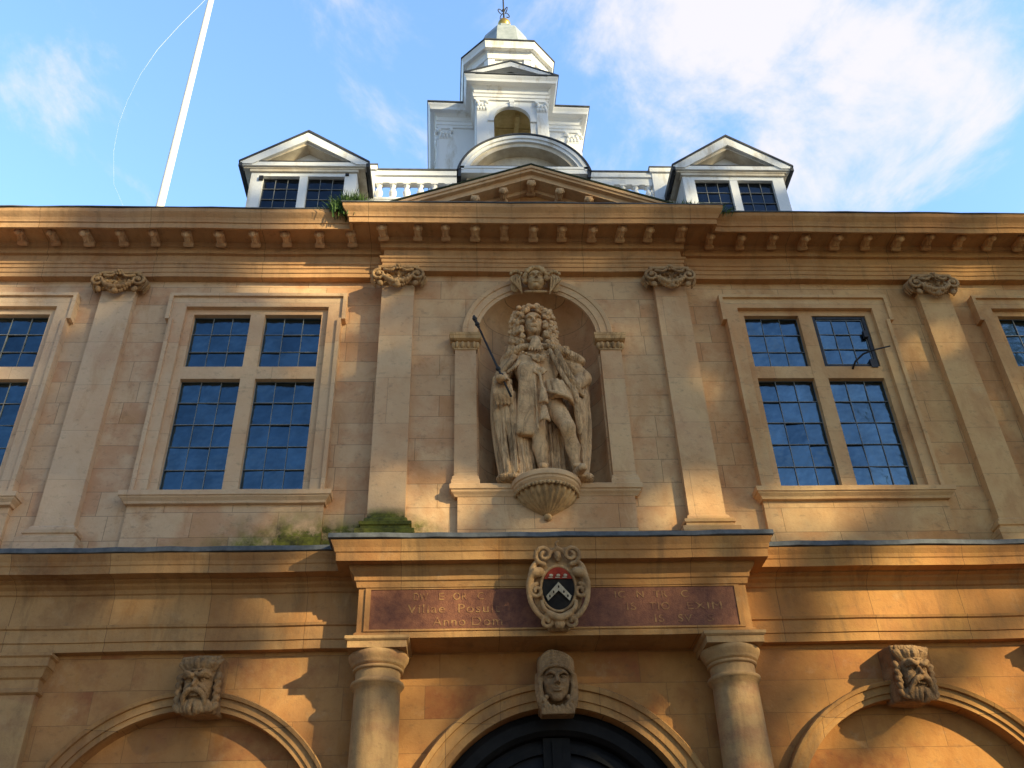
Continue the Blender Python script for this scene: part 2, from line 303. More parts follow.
class MB:
    def __init__(s): s.v = []; s.f = []; s.mi = []; s.sm = []
    def add(s, vs, fs, mi=0, smooth=False):
        b = len(s.v); s.v += [tuple(v) for v in vs]
        for f in fs: s.f.append(tuple(i+b for i in f)); s.mi.append(mi); s.sm.append(smooth)
        return s
    def box(s, x0, x1, y0, y1, z0, z1, mi=0):
        v = [(x, y, z) for x in (x0, x1) for y in (y0, y1) for z in (z0, z1)]
        return s.add(v, [(0, 1, 3, 2), (4, 6, 7, 5), (0, 4, 5, 1), (2, 3, 7, 6), (0, 2, 6, 4), (1, 5, 7, 3)], mi)
    def poly(s, pts, y0, y1, mi=0):          # (x, z) outline extruded from y0 (front) to y1 (back)
        n = len(pts)
        v = [(x, y0, z) for x, z in pts] + [(x, y1, z) for x, z in pts]
        f = [tuple(range(n)), tuple(range(2*n-1, n-1, -1))]
        f += [(i, i+n, (i+1) % n + n, (i+1) % n) for i in range(n)]
        return s.add(v, f, mi)
    def polyz(s, pts, z0, z1, mi=0, top=1.0, c=(0, 0)):
        n = len(pts)
        v = [(x, y, z0) for x, y in pts] + [(c[0]+(x-c[0])*top, c[1]+(y-c[1])*top, z1) for x, y in pts]
        f = [tuple(range(n)), tuple(range(2*n-1, n-1, -1))]
        f += [(i, i+n, (i+1) % n + n, (i+1) % n) for i in range(n)]
        return s.add(v, f, mi)
    def sweep(s, path, prof, closed=False, jit=0.0, step=0.4, mi=0, seed=1):
        """prof: (out, z) closed outline swept along a plan path of (x, y); outwards is to the right-hand side walking +x = -y"""
        rg = random.Random(seed)
        P = [Vector(p) for p in path]; n = len(P)
        st = []
        def nrm(a, b):
            d = (b-a).normalized(); return Vector((d.y, -d.x))
        for i in range(n):
            if closed: a, b = nrm(P[i-1], P[i]), nrm(P[i], P[(i+1) % n])
            else:
                a = nrm(P[max(i-1, 0)], P[max(i-1, 0)+1]); b = nrm(P[min(i, n-2)], P[min(i, n-2)+1])
            m = (a+b); m = m / max(m.dot(b), 1e-6) if m.length > 1e-6 else b
            m = (a+b).normalized(); m = m / max(m.dot(b), 0.2)
            st.append((P[i], m))
            if jit > 0 and (closed or i < n-1):
                q = P[(i+1) % n]; L = (q-P[i]).length; k = int(L/step)
                for j in range(1, k):
                    st.append((P[i].lerp(q, j/k), b))
        rows = []
        for (p, m) in st:
            jo, jz = (rg.uniform(-jit, jit), rg.uniform(-jit, jit))
            rows.append([(p.x+m.x*(o+jo*(o > -0.02)), p.y+m.y*(o+jo*(o > -0.02)), z+jz) for o, z in prof])
        k = len(prof); v = [q for r in rows for q in r]; f = []
        m_ = len(rows)
        for i in range(m_ if closed else m_-1):
            a = i*k; b = ((i+1) % m_)*k
            for j in range(k):
                j2 = (j+1) % k; f.append((a+j, b+j, b+j2, a+j2))
        if not closed: f.append(tuple(range(k))); f.append(tuple(range((m_-1)*k+k-1, (m_-1)*k-1, -1)))
        return s.add(v, f, mi)
    def arc_sweep(s, cx, cz, prof, a0, a1, n=40, mi=0, sx=1.0, sz=1.0):
        """prof: (radius, y) closed outline turned about (cx, cz) in the xz plane"""
        rows = []
        for i in range(n+1):
            a = a0+(a1-a0)*i/n
            rows.append([(cx+r*math.cos(a)*sx, y, cz+r*math.sin(a)*sz) for r, y in prof])
        k = len(prof); v = [q for r in rows for q in r]; f = []
        for i in range(n):
            for j in range(k):
                j2 = (j+1) % k; f.append((i*k+j, i*k+j2, (i+1)*k+j2, (i+1)*k+j))
        f.append(tuple(range(k))); f.append(tuple(range(n*k+k-1, n*k-1, -1)))
        return s.add(v, f, mi)
    def lathe(s, prof, c=(0, 0), n=32, mi=0, a0=0, a1=2*PI, smooth=True, rot=0):
        full = abs(a1-a0-2*PI) < 1e-6
        m = n if full else n+1; v = []; k = len(prof)
        for i in range(m):
            a = a0+(a1-a0)*i/n+rot
            v += [(c[0]+r*math.cos(a), c[1]+r*math.sin(a), z) for r, z in prof]
        f = []
        for i in range(n):
            b = (i+1) % m
            for j in range(k-1): f.append((i*k+j, b*k+j, b*k+j+1, i*k+j+1))
        s.add(v, f, mi, smooth)
        if full:
            s.add([v[i*k] for i in range(m)], [tuple(range(m))], mi); s.add([v[i*k+k-1] for i in range(m)], [tuple(range(m))], mi)
        return s
    def tube(s, pts, rad, n=8, mi=0, smooth=True):
        pts = [Vector(p) for p in pts]; v = []; m = len(pts)
        prev = None
        for i, p in enumerate(pts):
            d = (pts[min(i+1, m-1)]-pts[max(i-1, 0)]).normalized()
            if prev is None:
                a = d.cross(Vector((0, 0, 1)));  a = a if a.length > 0.05 else d.cross(Vector((1, 0, 0)))
            else: a = prev - d*prev.dot(d)
            a.normalize(); prev = a; b = d.cross(a)
            r = rad[i] if isinstance(rad, (list, tuple)) else rad
            v += [p+(a*math.cos(2*PI*j/n)+b*math.sin(2*PI*j/n))*r for j in range(n)]
        f = [(i*n+j, i*n+(j+1) % n, (i+1)*n+(j+1) % n, (i+1)*n+j) for i in range(m-1) for j in range(n)]
        f += [tuple(range(n-1, -1, -1)), tuple(range((m-1)*n, m*n))]
        return s.add(v, f, mi, smooth)
    def ball(s, c, r, n=10, mi=0):
        r = r if isinstance(r, tuple) else (r, r, r); v = []
        for i in range(n+1):
            t = PI*i/n
            for j in range(2*n):
                a = PI*j/n; v.append((c[0]+r[0]*math.sin(t)*math.cos(a), c[1]+r[1]*math.sin(t)*math.sin(a), c[2]+r[2]*math.cos(t)))
        f = [(i*2*n+j, (i+1)*2*n+j, (i+1)*2*n+(j+1) % (2*n), i*2*n+(j+1) % (2*n)) for i in range(n) for j in range(2*n)]
        return s.add(v, f, mi, True)
    def mesh(s, name, mats):
        me = bpy.data.meshes.new(name); me.from_pydata(s.v, [], s.f)
        for m in (mats if isinstance(mats, (list, tuple)) else [mats]): me.materials.append(m)
        me.polygons.foreach_set('material_index', s.mi); me.polygons.foreach_set('use_smooth', s.sm)
        import bmesh
        bm = bmesh.new(); bm.from_mesh(me)
        bmesh.ops.recalc_face_normals(bm, faces=bm.faces); bm.to_mesh(me); bm.free()
        me.update(); return me
    def build(s, name, mats, parent=None, loc=(0, 0, 0)):
        return link(name, s.mesh(name, mats), parent, loc)

# signed distance sculpting on a grid, polygonised with surface nets
class Clay:
    def __init__(s, lo, hi, h):
        s.lo = np.array(lo, float); s.h = h
        s.n = np.ceil((np.array(hi)-s.lo)/h).astype(int)+1
        s.F = np.full(s.n, 1.0, np.float32)
    def _win(s, lo, hi, pad):
        a = np.clip(np.floor((np.array(lo)-pad-s.lo)/s.h).astype(int), 0, s.n)
        b = np.clip(np.ceil((np.array(hi)+pad-s.lo)/s.h).astype(int)+1, 0, s.n)
        if (b <= a).any(): return None
        ax = [s.lo[i]+s.h*np.arange(a[i], b[i]) for i in range(3)]
        X, Y, Z = np.meshgrid(*ax, indexing='ij')
        return (slice(a[0], b[0]), slice(a[1], b[1]), slice(a[2], b[2])), X, Y, Z
    def _put(s, w, d, k, cut):
        A = s.F[w]
        if cut:
            d = -d; h = np.maximum(k-np.abs(A-d), 0)/max(k, 1e-6); s.F[w] = np.maximum(A, d)+h*h*k*0.25
        else:
            h = np.maximum(k-np.abs(A-d), 0)/max(k, 1e-6); s.F[w] = np.minimum(A, d)-h*h*k*0.25
    def ell(s, c, r, rot=(0, 0, 0), k=0.02, cut=False):
        r = np.array(r if isinstance(r, (tuple, list)) else (r, r, r), float); m = r.max()
        W = s._win(np.array(c)-m, np.array(c)+m, k+3*s.h)
        if W is None: return s
        w, X, Y, Z = W; X = X-c[0]; Y = Y-c[1]; Z = Z-c[2]
        if any(rot):
            Q = np.array(Euler(rot).to_matrix())
            X, Y, Z = (Q[0, 0]*X+Q[1, 0]*Y+Q[2, 0]*Z, Q[0, 1]*X+Q[1, 1]*Y+Q[2, 1]*Z, Q[0, 2]*X+Q[1, 2]*Y+Q[2, 2]*Z)
        k0 = np.sqrt((X/r[0])**2+(Y/r[1])**2+(Z/r[2])**2)
        k1 = np.sqrt((X/r[0]**2)**2+(Y/r[1]**2)**2+(Z/r[2]**2)**2)+1e-6
        s._put(w, k0*(k0-1)/k1, k, cut); return s
    def cap(s, a, b, ra, rb=None, k=0.02, cut=False, flat=1.0):
        rb = ra if rb is None else rb; a = np.array(a, float); b = np.array(b, float); m = max(ra, rb)
        W = s._win(np.minimum(a, b)-m, np.maximum(a, b)+m, k+3*s.h)
        if W is None: return s
        w, X, Y, Z = W; d = b-a; L = max((d*d).sum(), 1e-9)
        t = np.clip(((X-a[0])*d[0]+(Y-a[1])*d[1]+(Z-a[2])*d[2])/L, 0, 1)
        D = np.sqrt((X-a[0]-t*d[0])**2+((Y-a[1]-t*d[1])/flat)**2+(Z-a[2]-t*d[2])**2)-(ra+(rb-ra)*t)
        s._put(w, D, k, cut); return s
    def path(s, pts, rad, k=0.01, cut=False, sub=4):
        n = len(pts); rad = rad if isinstance(rad, (list, tuple)) else [rad]*n
        P = [np.array(p, float) for p in pts]; Q = []; Rr = []
        for i in range(n-1):
            p0, p1, p2, p3 = P[max(i-1, 0)], P[i], P[i+1], P[min(i+2, n-1)]
            for j in range(sub):
                t = j/sub
                Q.append(0.5*(2*p1+(p2-p0)*t+(2*p0-5*p1+4*p2-p3)*t*t+(3*p1-p0-3*p2+p3)*t**3)); Rr.append(rad[i]+(rad[i+1]-rad[i])*t)
        Q.append(P[-1]); Rr.append(rad[-1])
        for i in range(len(Q)-1): s.cap(Q[i], Q[i+1], Rr[i], Rr[i+1], k, cut)
        return s
    def rbox(s, c, hs, rad=0.01, rot=(0, 0, 0), k=0.01, cut=False):
        m = float(np.linalg.norm(hs))
        W = s._win(np.array(c)-m, np.array(c)+m, k+3*s.h)
        if W is None: return s
        w, X, Y, Z = W; X = X-c[0]; Y = Y-c[1]; Z = Z-c[2]
        if any(rot):
            Q = np.array(Euler(rot).to_matrix())
            X, Y, Z = (Q[0, 0]*X+Q[1, 0]*Y+Q[2, 0]*Z, Q[0, 1]*X+Q[1, 1]*Y+Q[2, 1]*Z, Q[0, 2]*X+Q[1, 2]*Y+Q[2, 2]*Z)
        q = [np.abs(a)-(b-rad) for a, b in zip((X, Y, Z), hs)]
        D = np.sqrt(sum(np.maximum(a, 0)**2 for a in q))+np.minimum(np.maximum(np.maximum(q[0], q[1]), q[2]), 0)-rad
        s._put(w, D, k, cut); return s
    def spiral(s, c, r0, r1, turns, rad, a0=0, sgn=1, y=None, k=0.006):
        pts = []; n = int(turns*10)
        for i in range(n+1):
            t = i/n; a = a0+sgn*turns*2*PI*t; r = r0+(r1-r0)*t
            pts.append((c[0]+r*math.cos(a), c[1]-0.02*t, c[2]+r*math.sin(a)))
        rr = [rad*(1-0.3*i/n) for i in range(n+1)]
        return s.path(pts, rr, k, sub=1)
    def polygonise(s):
        F = s.F.astype(np.float64)
        F[0] = F[-1] = 1; F[:, 0] = F[:, -1] = 1; F[:, :, 0] = F[:, :, -1] = 1
        n = np.array(F.shape); cs = n-1
        acc = np.zeros((*cs, 3)); cnt = np.zeros(cs)
        offs = [(0, 0, 0), (1, 0, 0), (0, 1, 0), (1, 1, 0), (0, 0, 1), (1, 0, 1), (0, 1, 1), (1, 1, 1)]
        def C(o): return F[o[0]:o[0]+cs[0], o[1]:o[1]+cs[1], o[2]:o[2]+cs[2]]
        for a in offs:
            for ax in range(3):
                if a[ax]: continue
                b = list(a); b[ax] = 1
                fa, fb = C(a), C(b); m = (fa < 0) != (fb < 0)
                t = np.where(m, fa/np.where(m, fa-fb, 1), 0)
                for i in range(3):
                    acc[..., i] += np.where(m, a[i]+(t if i == ax else 0), 0)
                cnt += m
        act = cnt > 0; idx = -np.ones(cs, int); idx[act] = np.arange(act.sum())
        base = np.stack(np.meshgrid(*[np.arange(c) for c in cs], indexing='ij'), -1)
        V = ((base+acc/np.maximum(cnt, 1)[..., None])*s.h+s.lo)[act]
        faces = []
        for ax in range(3):
            u, v = (ax+1) % 3, (ax+2) % 3
            sl0 = [slice(1, -1)]*3; sl1 = [slice(1, -1)]*3; sl0[ax] = slice(0, -1); sl1[ax] = slice(1, None)
            A = F[tuple(sl0)] < 0; B = F[tuple(sl1)] < 0
            I = np.argwhere(A != B)
            if not len(I): continue
            inside = A[tuple(I.T)]
            g = I.copy(); g[:, u] += 1; g[:, v] += 1
            def at(du, dv):
                q = g.copy(); q[:, u] -= du; q[:, v] -= dv; return idx[tuple(q.T)]
            q = np.stack([at(1, 1), at(0, 1), at(0, 0), at(1, 0)], 1)
            q[~inside] = q[~inside][:, ::-1]
            faces.append(q)
        return V, np.concatenate(faces)
    def build(s, name, mat, parent=None, origin=(0, 0, 0), smooth=0.35):
        V, Q = s.polygonise()
        if smooth:      # one light relaxation of the net
            a = np.zeros_like(V); c = np.zeros(len(V))
            for i in range(4):
                j = (i+1) % 4
                np.add.at(a, Q[:, i], V[Q[:, j]]); np.add.at(c, Q[:, i], 1)
                np.add.at(a, Q[:, j], V[Q[:, i]]); np.add.at(c, Q[:, j], 1)
            V = V*(1-smooth)+smooth*a/np.maximum(c, 1)[:, None]
        me = bpy.data.meshes.new(name); V = V-np.array(origin)
        me.vertices.add(len(V)); me.vertices.foreach_set('co', V.astype(np.float32).ravel())
        me.loops.add(len(Q)*4); me.loops.foreach_set('vertex_index', Q.astype(np.int32).ravel())
        me.polygons.add(len(Q)); me.polygons.foreach_set('loop_start', np.arange(0, len(Q)*4, 4, dtype=np.int32))
        me.polygons.foreach_set('loop_total', np.full(len(Q), 4, np.int32))
        me.update(calc_edges=True); me.validate()
        me.polygons.foreach_set('use_smooth', np.ones(len(me.polygons), bool))
        me.materials.append(mat)
        return link(name, me, parent, tuple(-parent.location) if (parent is not None and parent.type == 'EMPTY') else (0, 0, 0))

def dup(o, parent, loc=None, mirror=False):
    c = o.copy(); col.objects.link(c); c.parent = parent
    if loc is not None: c.location = loc
    for ch in [k for k in bpy.data.objects if k.parent == o]:
        d = ch.copy(); col.objects.link(d); d.parent = c
    return c

# ------------------------------------------------------------------ ground and street
g = MB(); g.add([(-1500, -1500, 0), (1500, -1500, 0), (1500, 1500, 0), (-1500, 1500, 0)], [(0, 1, 2, 3)])
tag(g.build('ground', M['paving']), kind='structure')

# ================================================================== THE BUILDING
H = empty('custom_house'); tag(H, 'two storey stone customs building with pilasters, cross windows, statue niche and white cupola', 'building')
HW = 8.9
# ---- lower wall with three... arched openings (five bays, outer ones blind too)
def notch(xc, zc, r, n=28):
    return [(xc-r, 0)] + [(xc+r*math.cos(PI-PI*i/n), zc+r*math.sin(PI*i/n)) for i in range(n+1)] + [(xc+r, 0)]
pts = [(-HW, 0)]
ARC = [(-6.68, 1.30), (-3.41, 1.30), (0, 1.27), (3.41, 1.30), (6.68, 1.30)]
for xc, r in ARC: pts += notch(xc, 2.97, r)
pts += [(HW, 0), (HW, 5.2), (-HW, 5.2)]
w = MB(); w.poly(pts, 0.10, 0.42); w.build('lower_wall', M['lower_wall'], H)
for xc, r in ARC:
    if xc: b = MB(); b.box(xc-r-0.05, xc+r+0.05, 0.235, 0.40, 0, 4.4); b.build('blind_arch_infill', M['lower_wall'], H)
# body of the building behind the front
b = MB(); b.box(-HW, -HW+0.35, 0.42, 9.5, 0, 10.3); b.box(HW-0.35, HW, 0.42, 9.5, 0, 10.3); b.box(-HW, HW, 9.15, 9.5, 0, 10.3); 
b.build('side_and_rear_wall', M['upper_wall'], H)

def archivolt(xc, r0, r1, name='arch_moulding', zc=2.97, y=0.10, z0=None, mat='low_entab', yo=0.0):
    m = MB()
    w_ = r1-r0
    prof = [(r0, y+0.06), (r0, 0.055+yo), (r0+w_*0.30, 0.055+yo), (r0+w_*0.31, 0.035+yo), (r0+w_*0.72, 0.030+yo), (r0+w_*0.74, 0.0+yo), (r0+w_*0.93, -0.015+yo), (r1, 0.01+yo), (r1, y+0.06)]
    m.arc_sweep(xc, zc, prof, 0, PI, 56)
    if z0 is not None:
        for sg in (-1, 1):
            a, c = sorted((xc+sg*r0, xc+sg*r1)); m.box(a, c, 0.03+yo, y+0.05, z0, zc)
    return m.build(name, M[mat], H)
for xc, r in ARC:
    archivolt(xc, r, 1.465 if xc else 1.49, z0=0.0)

# ---- door in the centre arch
dm = MB(); r = 1.262
dm.box(-r, r, 0.40, 0.44, 0.0, 2.97); 
n = 40
dm.poly([(r*math.cos(PI*i/n), 2.97+r*math.sin(PI*i/n)) for i in range(n+1)], 0.40, 0.44)
door = dm.build('entrance_door', M['door_blue'], H)
fr = MB(); fr.arc_sweep(0, 2.97, [(1.262, 0.40), (1.262, 0.22), (1.20, 0.20), (1.10, 0.21), (1.06, 0.26), (1.06, 0.40)], 0, PI, 48)
for sg in (-1, 1):
    a, c = sorted((sg*1.06, sg*1.262)); fr.box(a, c, 0.22, 0.40, 0, 2.97)
fr.build('door_frame', M['door'], door)
pn = MB()
pn.arc_sweep(0, 2.97, [(1.0, 0.40), (1.0, 0.33), (0.92, 0.33), (0.92, 0.40)], 0.03, PI-0.03, 40)
pn.box(-0.13, 0.13, 0.31, 0.40, 0.1, 4.02); pn.box(-0.045, 0.045, 0.285, 0.31, 0.1, 3.99)
for sg in (-1, 1):
    pn.arc_sweep(sg*0.16, 2.97, [(0.74, 0.40), (0.74, 0.355), (0.69, 0.345), (0.66, 0.40)], (0.02 if sg > 0 else PI/2+0.05), (PI/2-0.05 if sg > 0 else PI-0.02), 20)
    for z0, z1 in ((0.25, 1.0), (1.15, 2.1), (2.25, 2.92)): pn.box(min(sg*0.2, sg*0.88), max(sg*0.2, sg*0.88), 0.36, 0.40, z0, z1)
pn.build('door_panel', M['door'], door)

# ---- lower pilasters (outer order)
def lower_pilaster():
    m = MB(); hw = 0.262
    m.box(-hw, hw, 0.0, 0.12, 0.45, 4.46); 
    m.box(-hw-0.04, hw+0.04, -0.04, 0.12, 0.0, 0.45)
    o = m.build('lower_pilaster', M['column'], H)
    c = MB()
    pr = [(-0.05, 4.42), (0.008, 4.42), (0.03, 4.435), (0.03, 4.46), (0.008, 4.48), (0.008, 4.56), (0.03, 4.575), (0.055, 4.64), (0.07, 4.66), (0.08, 4.665), (0.08, 4.745), (0.10, 4.76), (0.10, 4.79), (-0.05, 4.79)]
    c.sweep([(-hw, 0.10), (-hw, 0.0), (hw, 0.0), (hw, 0.10)], pr)
    c.build('capital', M['low_entab'], o)
    return o
p0 = lower_pilaster(); p0.location = (-5.13, 0, 0)
for x in (5.13, -8.4, 8.4): dup(p0, H, (x, 0, 0))

# ---- centre columns
def column():
    m = MB()
    prof = [(0.245, 0.5), (0.247, 1.6), (0.235, 3.0), (0.215, 4.25), (0.213, 4.355), (0.226, 4.36), (0.228, 4.376), (0.242, 4.382), (0.252, 4.398), (0.250, 4.415), (0.236, 4.424), (0.216, 4.43), (0.212, 4.45), (0.212, 4.54)]
    m.lathe(prof, n=48); m.lathe([(0.33, 0.0), (0.33, 0.2), (0.32, 0.28), (0.28, 0.3), (0.27, 0.36), (0.29, 0.42), (0.27, 0.5)], n=48)
    o = m.build('column', M['column'], H)
    c = MB(); c.lathe([(0.212, 4.52), (0.236, 4.525), (0.238, 4.545), (0.222, 4.552), (0.222, 4.562), (0.245, 4.566), (0.247, 4.582), (0.262, 4.605), (0.282, 4.640), (0.288, 4.665), (0.275, 4.684)], n=48)
    pr = [(-0.2, 4.684), (0.0, 4.684), (0.0, 4.745), (0.015, 4.755), (0.025, 4.765), (0.025, 4.792), (-0.2, 4.792)]
    c.sweep([(-0.275, 0.275), (-0.275, -0.275), (0.275, -0.275), (0.275, 0.275)], pr, jit=0.0)
    c.box(-0.2, 0.2, -0.1, 0.275, 4.684, 4.79)
    c.build('capital', M['column'], o)
    return o
c0 = column(); c0.location = (-1.69, -0.12, 0); c0['label'] = 'left round stone column beside the doorway'
c1 = dup(c0, H, (1.69, -0.12, 0)); c1['label'] = 'right round stone column beside the doorway, shaded'
c0.name = 'column'

# ---- lower entablature
PL = [(-0.16, 4.82), (0.0, 4.82), (0.0, 4.905), (0.014, 4.91), (0.016, 5.035), (0.035, 5.045), (0.042, 5.07), (0.002, 5.082), (0.0, 5.385), (0.02, 5.395), (0.035, 5.43), (0.075, 5.455), (0.085, 5.475), (0.13, 5.49), (0.13, 5.505),
      (0.275, 5.50), (0.28, 5.575), (0.29, 5.585), (0.298, 5.62), (0.325, 5.665), (0.335, 5.688), (-0.16, 5.70)]
for sg in (-1, 1):
    m = MB(); a, c = (-HW, -1.9) if sg < 0 else (1.9, HW)
    m.sweep([(a, 0), (c, 0)], PL, jit=0.004, seed=3+sg)
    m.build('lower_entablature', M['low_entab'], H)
PC = [(-0.44, 4.79), (0.02, 4.79), (0.022, 4.835), (0.012, 4.845), (0.0, 4.855), (0.0, 5.285), (0.02, 5.295), (0.03, 5.35), (0.045, 5.36), (0.05, 5.40), (0.085, 5.44), (0.10, 5.475), (0.10, 5.497),
      (0.215, 5.49), (0.22, 5.57), (0.232, 5.58), (0.242, 5.62), (0.265, 5.665), (0.275, 5.688), (-0.44, 5.70)]
m = MB(); m.sweep([(-1.9, 0.12), (-1.9, -0.32), (1.9, -0.32), (1.9, 0.12)], PC, jit=0.003, seed=9)
m.box(-1.5, 1.5, -0.0, 0.13, 4.80, 5.69)
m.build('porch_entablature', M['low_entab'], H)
LF = [(-0.16, 5.703), (0.342, 5.692), (0.352, 5.696), (0.350, 5.742), (0.335, 5.752), (-0.10, 5.86), (-0.16, 5.86)]
for a, c, sd in ((-HW, -2.0, 1), (2.0, HW, 2)): lf = MB(); lf.sweep([(a, 0), (c, 0)], LF, jit=0.006, step=0.25, seed=sd); lf.build('lead_flashing', M['lead'], H)
LC = [(-0.44, 5.704), (0.283, 5.692), (0.294, 5.697), (0.292, 5.742), (0.275, 5.752), (-0.28, 5.868), (-0.44, 5.868)]
lf = MB(); lf.sweep([(-1.9, 0.12), (-1.9, -0.32), (1.9, -0.32), (1.9, 0.12)], LC, jit=0.006, step=0.25, seed=5)
lf.build('lead_flashing', M['lead'], H)

# ---- inscribed tablet
tb = MB(); tb.box(-1.78, 1.78, -0.327, -0.30, 4.875, 5.275)
tab = tb.build('inscribed_tablet', M['tablet'], H)
tf = MB()
for a in ((-1.83, 1.83, 4.857, 4.875), (-1.83, 1.83, 5.275, 5.287), (-1.83, -1.78, 4.875, 5.275), (1.78, 1.83, 4.875, 5.275)):
    tf.box(a[0], a[1], -0.336, -0.31, a[2], a[3])
tf.build('tablet_frame', M['low_entab'], tab)
def lettering(txt, x, z, size, w):
    cu = bpy.data.curves.new('txt', 'FONT'); cu.body = txt; cu.size = size; cu.extrude = 0.0015; cu.align_x = 'CENTER'
    cu.space_character = 1.12
    o = bpy.data.objects.new('tmp', cu); col.objects.link(o)
    dg = bpy.context.evaluated_depsgraph_get(); me = bpy.data.meshes.new_from_object(o.evaluated_get(dg)); bpy.data.objects.remove(o)
    me.transform(Matrix.Rotation(PI/2, 4, 'X')); xs = [v.co.x for v in me.vertices]; k = w/(max(xs)-min(xs))
    me.transform(Matrix.Diagonal((k, 1, 1, 1))); me.materials.clear(); me.materials.append(M['letter'])
    return link('lettering', me, tab, (x, -0.3295, z))
for w_, x_, wd in (('DW', -1.30, 0.14), ('E', -1.10, 0.05), ('OR', -0.92, 0.13), ('C', -0.72, 0.06)): lettering(w_, x_, 5.165, 0.105, wd)
lettering('Villae', -1.24, 5.035, 0.125, 0.36); lettering('Posuit', -0.74, 5.035, 0.125, 0.40)
lettering('Anno', -1.02, 4.905, 0.125, 0.31); lettering('Dom', -0.66, 4.905, 0.125, 0.29)
for w_, x_, wd in (('IC', 0.64, 0.10), ('N', 0.84, 0.07), ('TR', 1.04, 0.13), ('C', 1.28, 0.07)): lettering(w_, x_, 5.165, 0.10, wd)
lettering('IS', 0.74, 5.04, 0.105, 0.09); lettering('TIO', 1.02, 5.04, 0.105, 0.2); lettering('EXIM', 1.46, 5.04, 0.105, 0.34)
lettering('IS', 1.0, 4.915, 0.105, 0.09); lettering('SV', 1.25, 4.915, 0.105, 0.14); lettering('S', 1.5, 4.915, 0.105, 0.06)

# ---- upper wall
UW0, UW1 = 5.82, 9.66
uw = MB()
WX = [-6.68, -3.407, 3.407, 6.68]; HWIN = 0.862; WZ0, WZ1 = 6.53, 9.127
xs = [-HW, WX[0], WX[1], -1.9]
def seg(x0, x1, z0, z1, y0=0.10, y1=0.42): uw.box(x0, x1, y0, y1, z0, z1)
for sg in (-1, 1):
    e = [HW, 6.68+HWIN, 6.68-HWIN, 3.407+HWIN, 3.407-HWIN, 1.9]
    e = [sg*v for v in e]
    for i in (0, 2, 4): seg(min(e[i], e[i+1]), max(e[i], e[i+1]), UW0, UW1)
    for i in (1, 3):
        a, c = min(e[i], e[i+1]), max(e[i], e[i+1]); seg(a, c, UW0, WZ0); seg(a, c, WZ1, UW1)
    # centre half with the niche cut out
    rN, zN = 0.72, 8.607
    arc = [(sg*rN*math.sin(PI/2*i/20), zN+rN*math.cos(PI/2*i/20)) for i in range(21)]
    uw.poly([(0, UW0), (0, 6.50), (sg*rN, 6.50)] + arc[::-1] + [(0, UW1), (sg*1.899, UW1), (sg*1.899, UW0)], -0.03, 0.42)
uw.build('upper_wall', M['upper_wall'], H)
# window apron panels and panel below the niche
ap = MB(); ap.box(-0.95, 0.95, -0.10, -0.02, 5.80, 6.42); ap.build('niche_apron', M['upper_wall'], H)

# ---- upper pilasters
def volute_capital(w, y, z0=9.26, z1=9.60, name='capital', parent=None, x=0):
    # angular ionic capital: scrolls at both corners, a swag of leaves and fruit between
    c = Clay((-w-0.22, y-0.26, z0-0.10), (w+0.22, y+0.14, z1+0.04), 0.0068)
    c.rbox((0, y+0.01, z1-0.015), (w+0.06, 0.10, 0.022), 0.01)
    c.rbox((0, y+0.04, z1-0.12), (w+0.005, 0.07, 0.12), 0.02)
    rg = random.Random(int(x*10)+5)
    for sg in (-1, 1):
        cx = sg*(w+0.035); cz = z1-0.145
        c.ell((cx, y-0.01, cz), (0.075, 0.06, 0.095), (0, 0, sg*0.4), k=0.01)
        c.spiral((cx, y-0.085, cz), 0.088, 0.02, 1.35, 0.021, PI/2, -sg, k=0.002)
        c.ell((cx, y-0.105, cz), 0.022, k=0.002)
        for j in range(3): c.path([(cx+sg*(0.055+0.012*j), y-0.03+0.035*j, cz+0.07), (cx+sg*(0.085+0.008*j), y-0.03+0.035*j, cz), (cx+sg*0.05, y-0.03+0.035*j, cz-0.10)], [0.018, 0.020, 0.010], k=0.003)
        c.path([(cx-sg*0.06, y-0.085, cz+0.08), (sg*w*0.45, y-0.115, cz+0.045), (sg*0.03, y-0.11, cz+0.095)], [0.022, 0.018, 0.015], k=0.002)
        c.ell((cx-sg*0.02, y-0.07, cz-0.13), (0.035, 0.03, 0.045), (0, sg*0.5, 0), k=0.004)
    for i in range(13):
        t = i/12*2-1; zz = z1-0.185-0.105*(1-t*t)
        c.ell((t*(w-0.03), y-0.095-0.03*(1-t*t), zz+rg.uniform(-.01, .01)), (0.029, 0.032, 0.029), k=0.001)
        if i % 2: c.ell((t*(w-0.04), y-0.085, zz+0.05), (0.020, 0.03, 0.030), (0, rg.uniform(-1, 1), 0), k=0.001)
        c.ell((t*(w-0.05), y-0.085, zz-0.040), (0.016, 0.03, 0.026), (0, rg.uniform(-.6, .6), 0), k=0.001)
    for i in range(18):
        c.ell((rg.uniform(-w+0.05, w-0.05), y-0.045, z1-rg.uniform(0.05, 0.20)), (0.016, 0.03, 0.036), (0, rg.uniform(-1.5, 1.5), 0), k=0.001)
    for a_ in range(6): c.ell((0.034*math.cos(a_*1.05), y-0.125, z1-0.045+0.034*math.sin(a_*1.05)), 0.017, k=0.001)
    c.ell((0, y-0.14, z1-0.045), 0.02, k=0.001)
    c.ell((0, y-0.11, z1-0.335), (0.04, 0.035, 0.04), k=0.004)
    return c.build(name, M['carved_dark'], parent)
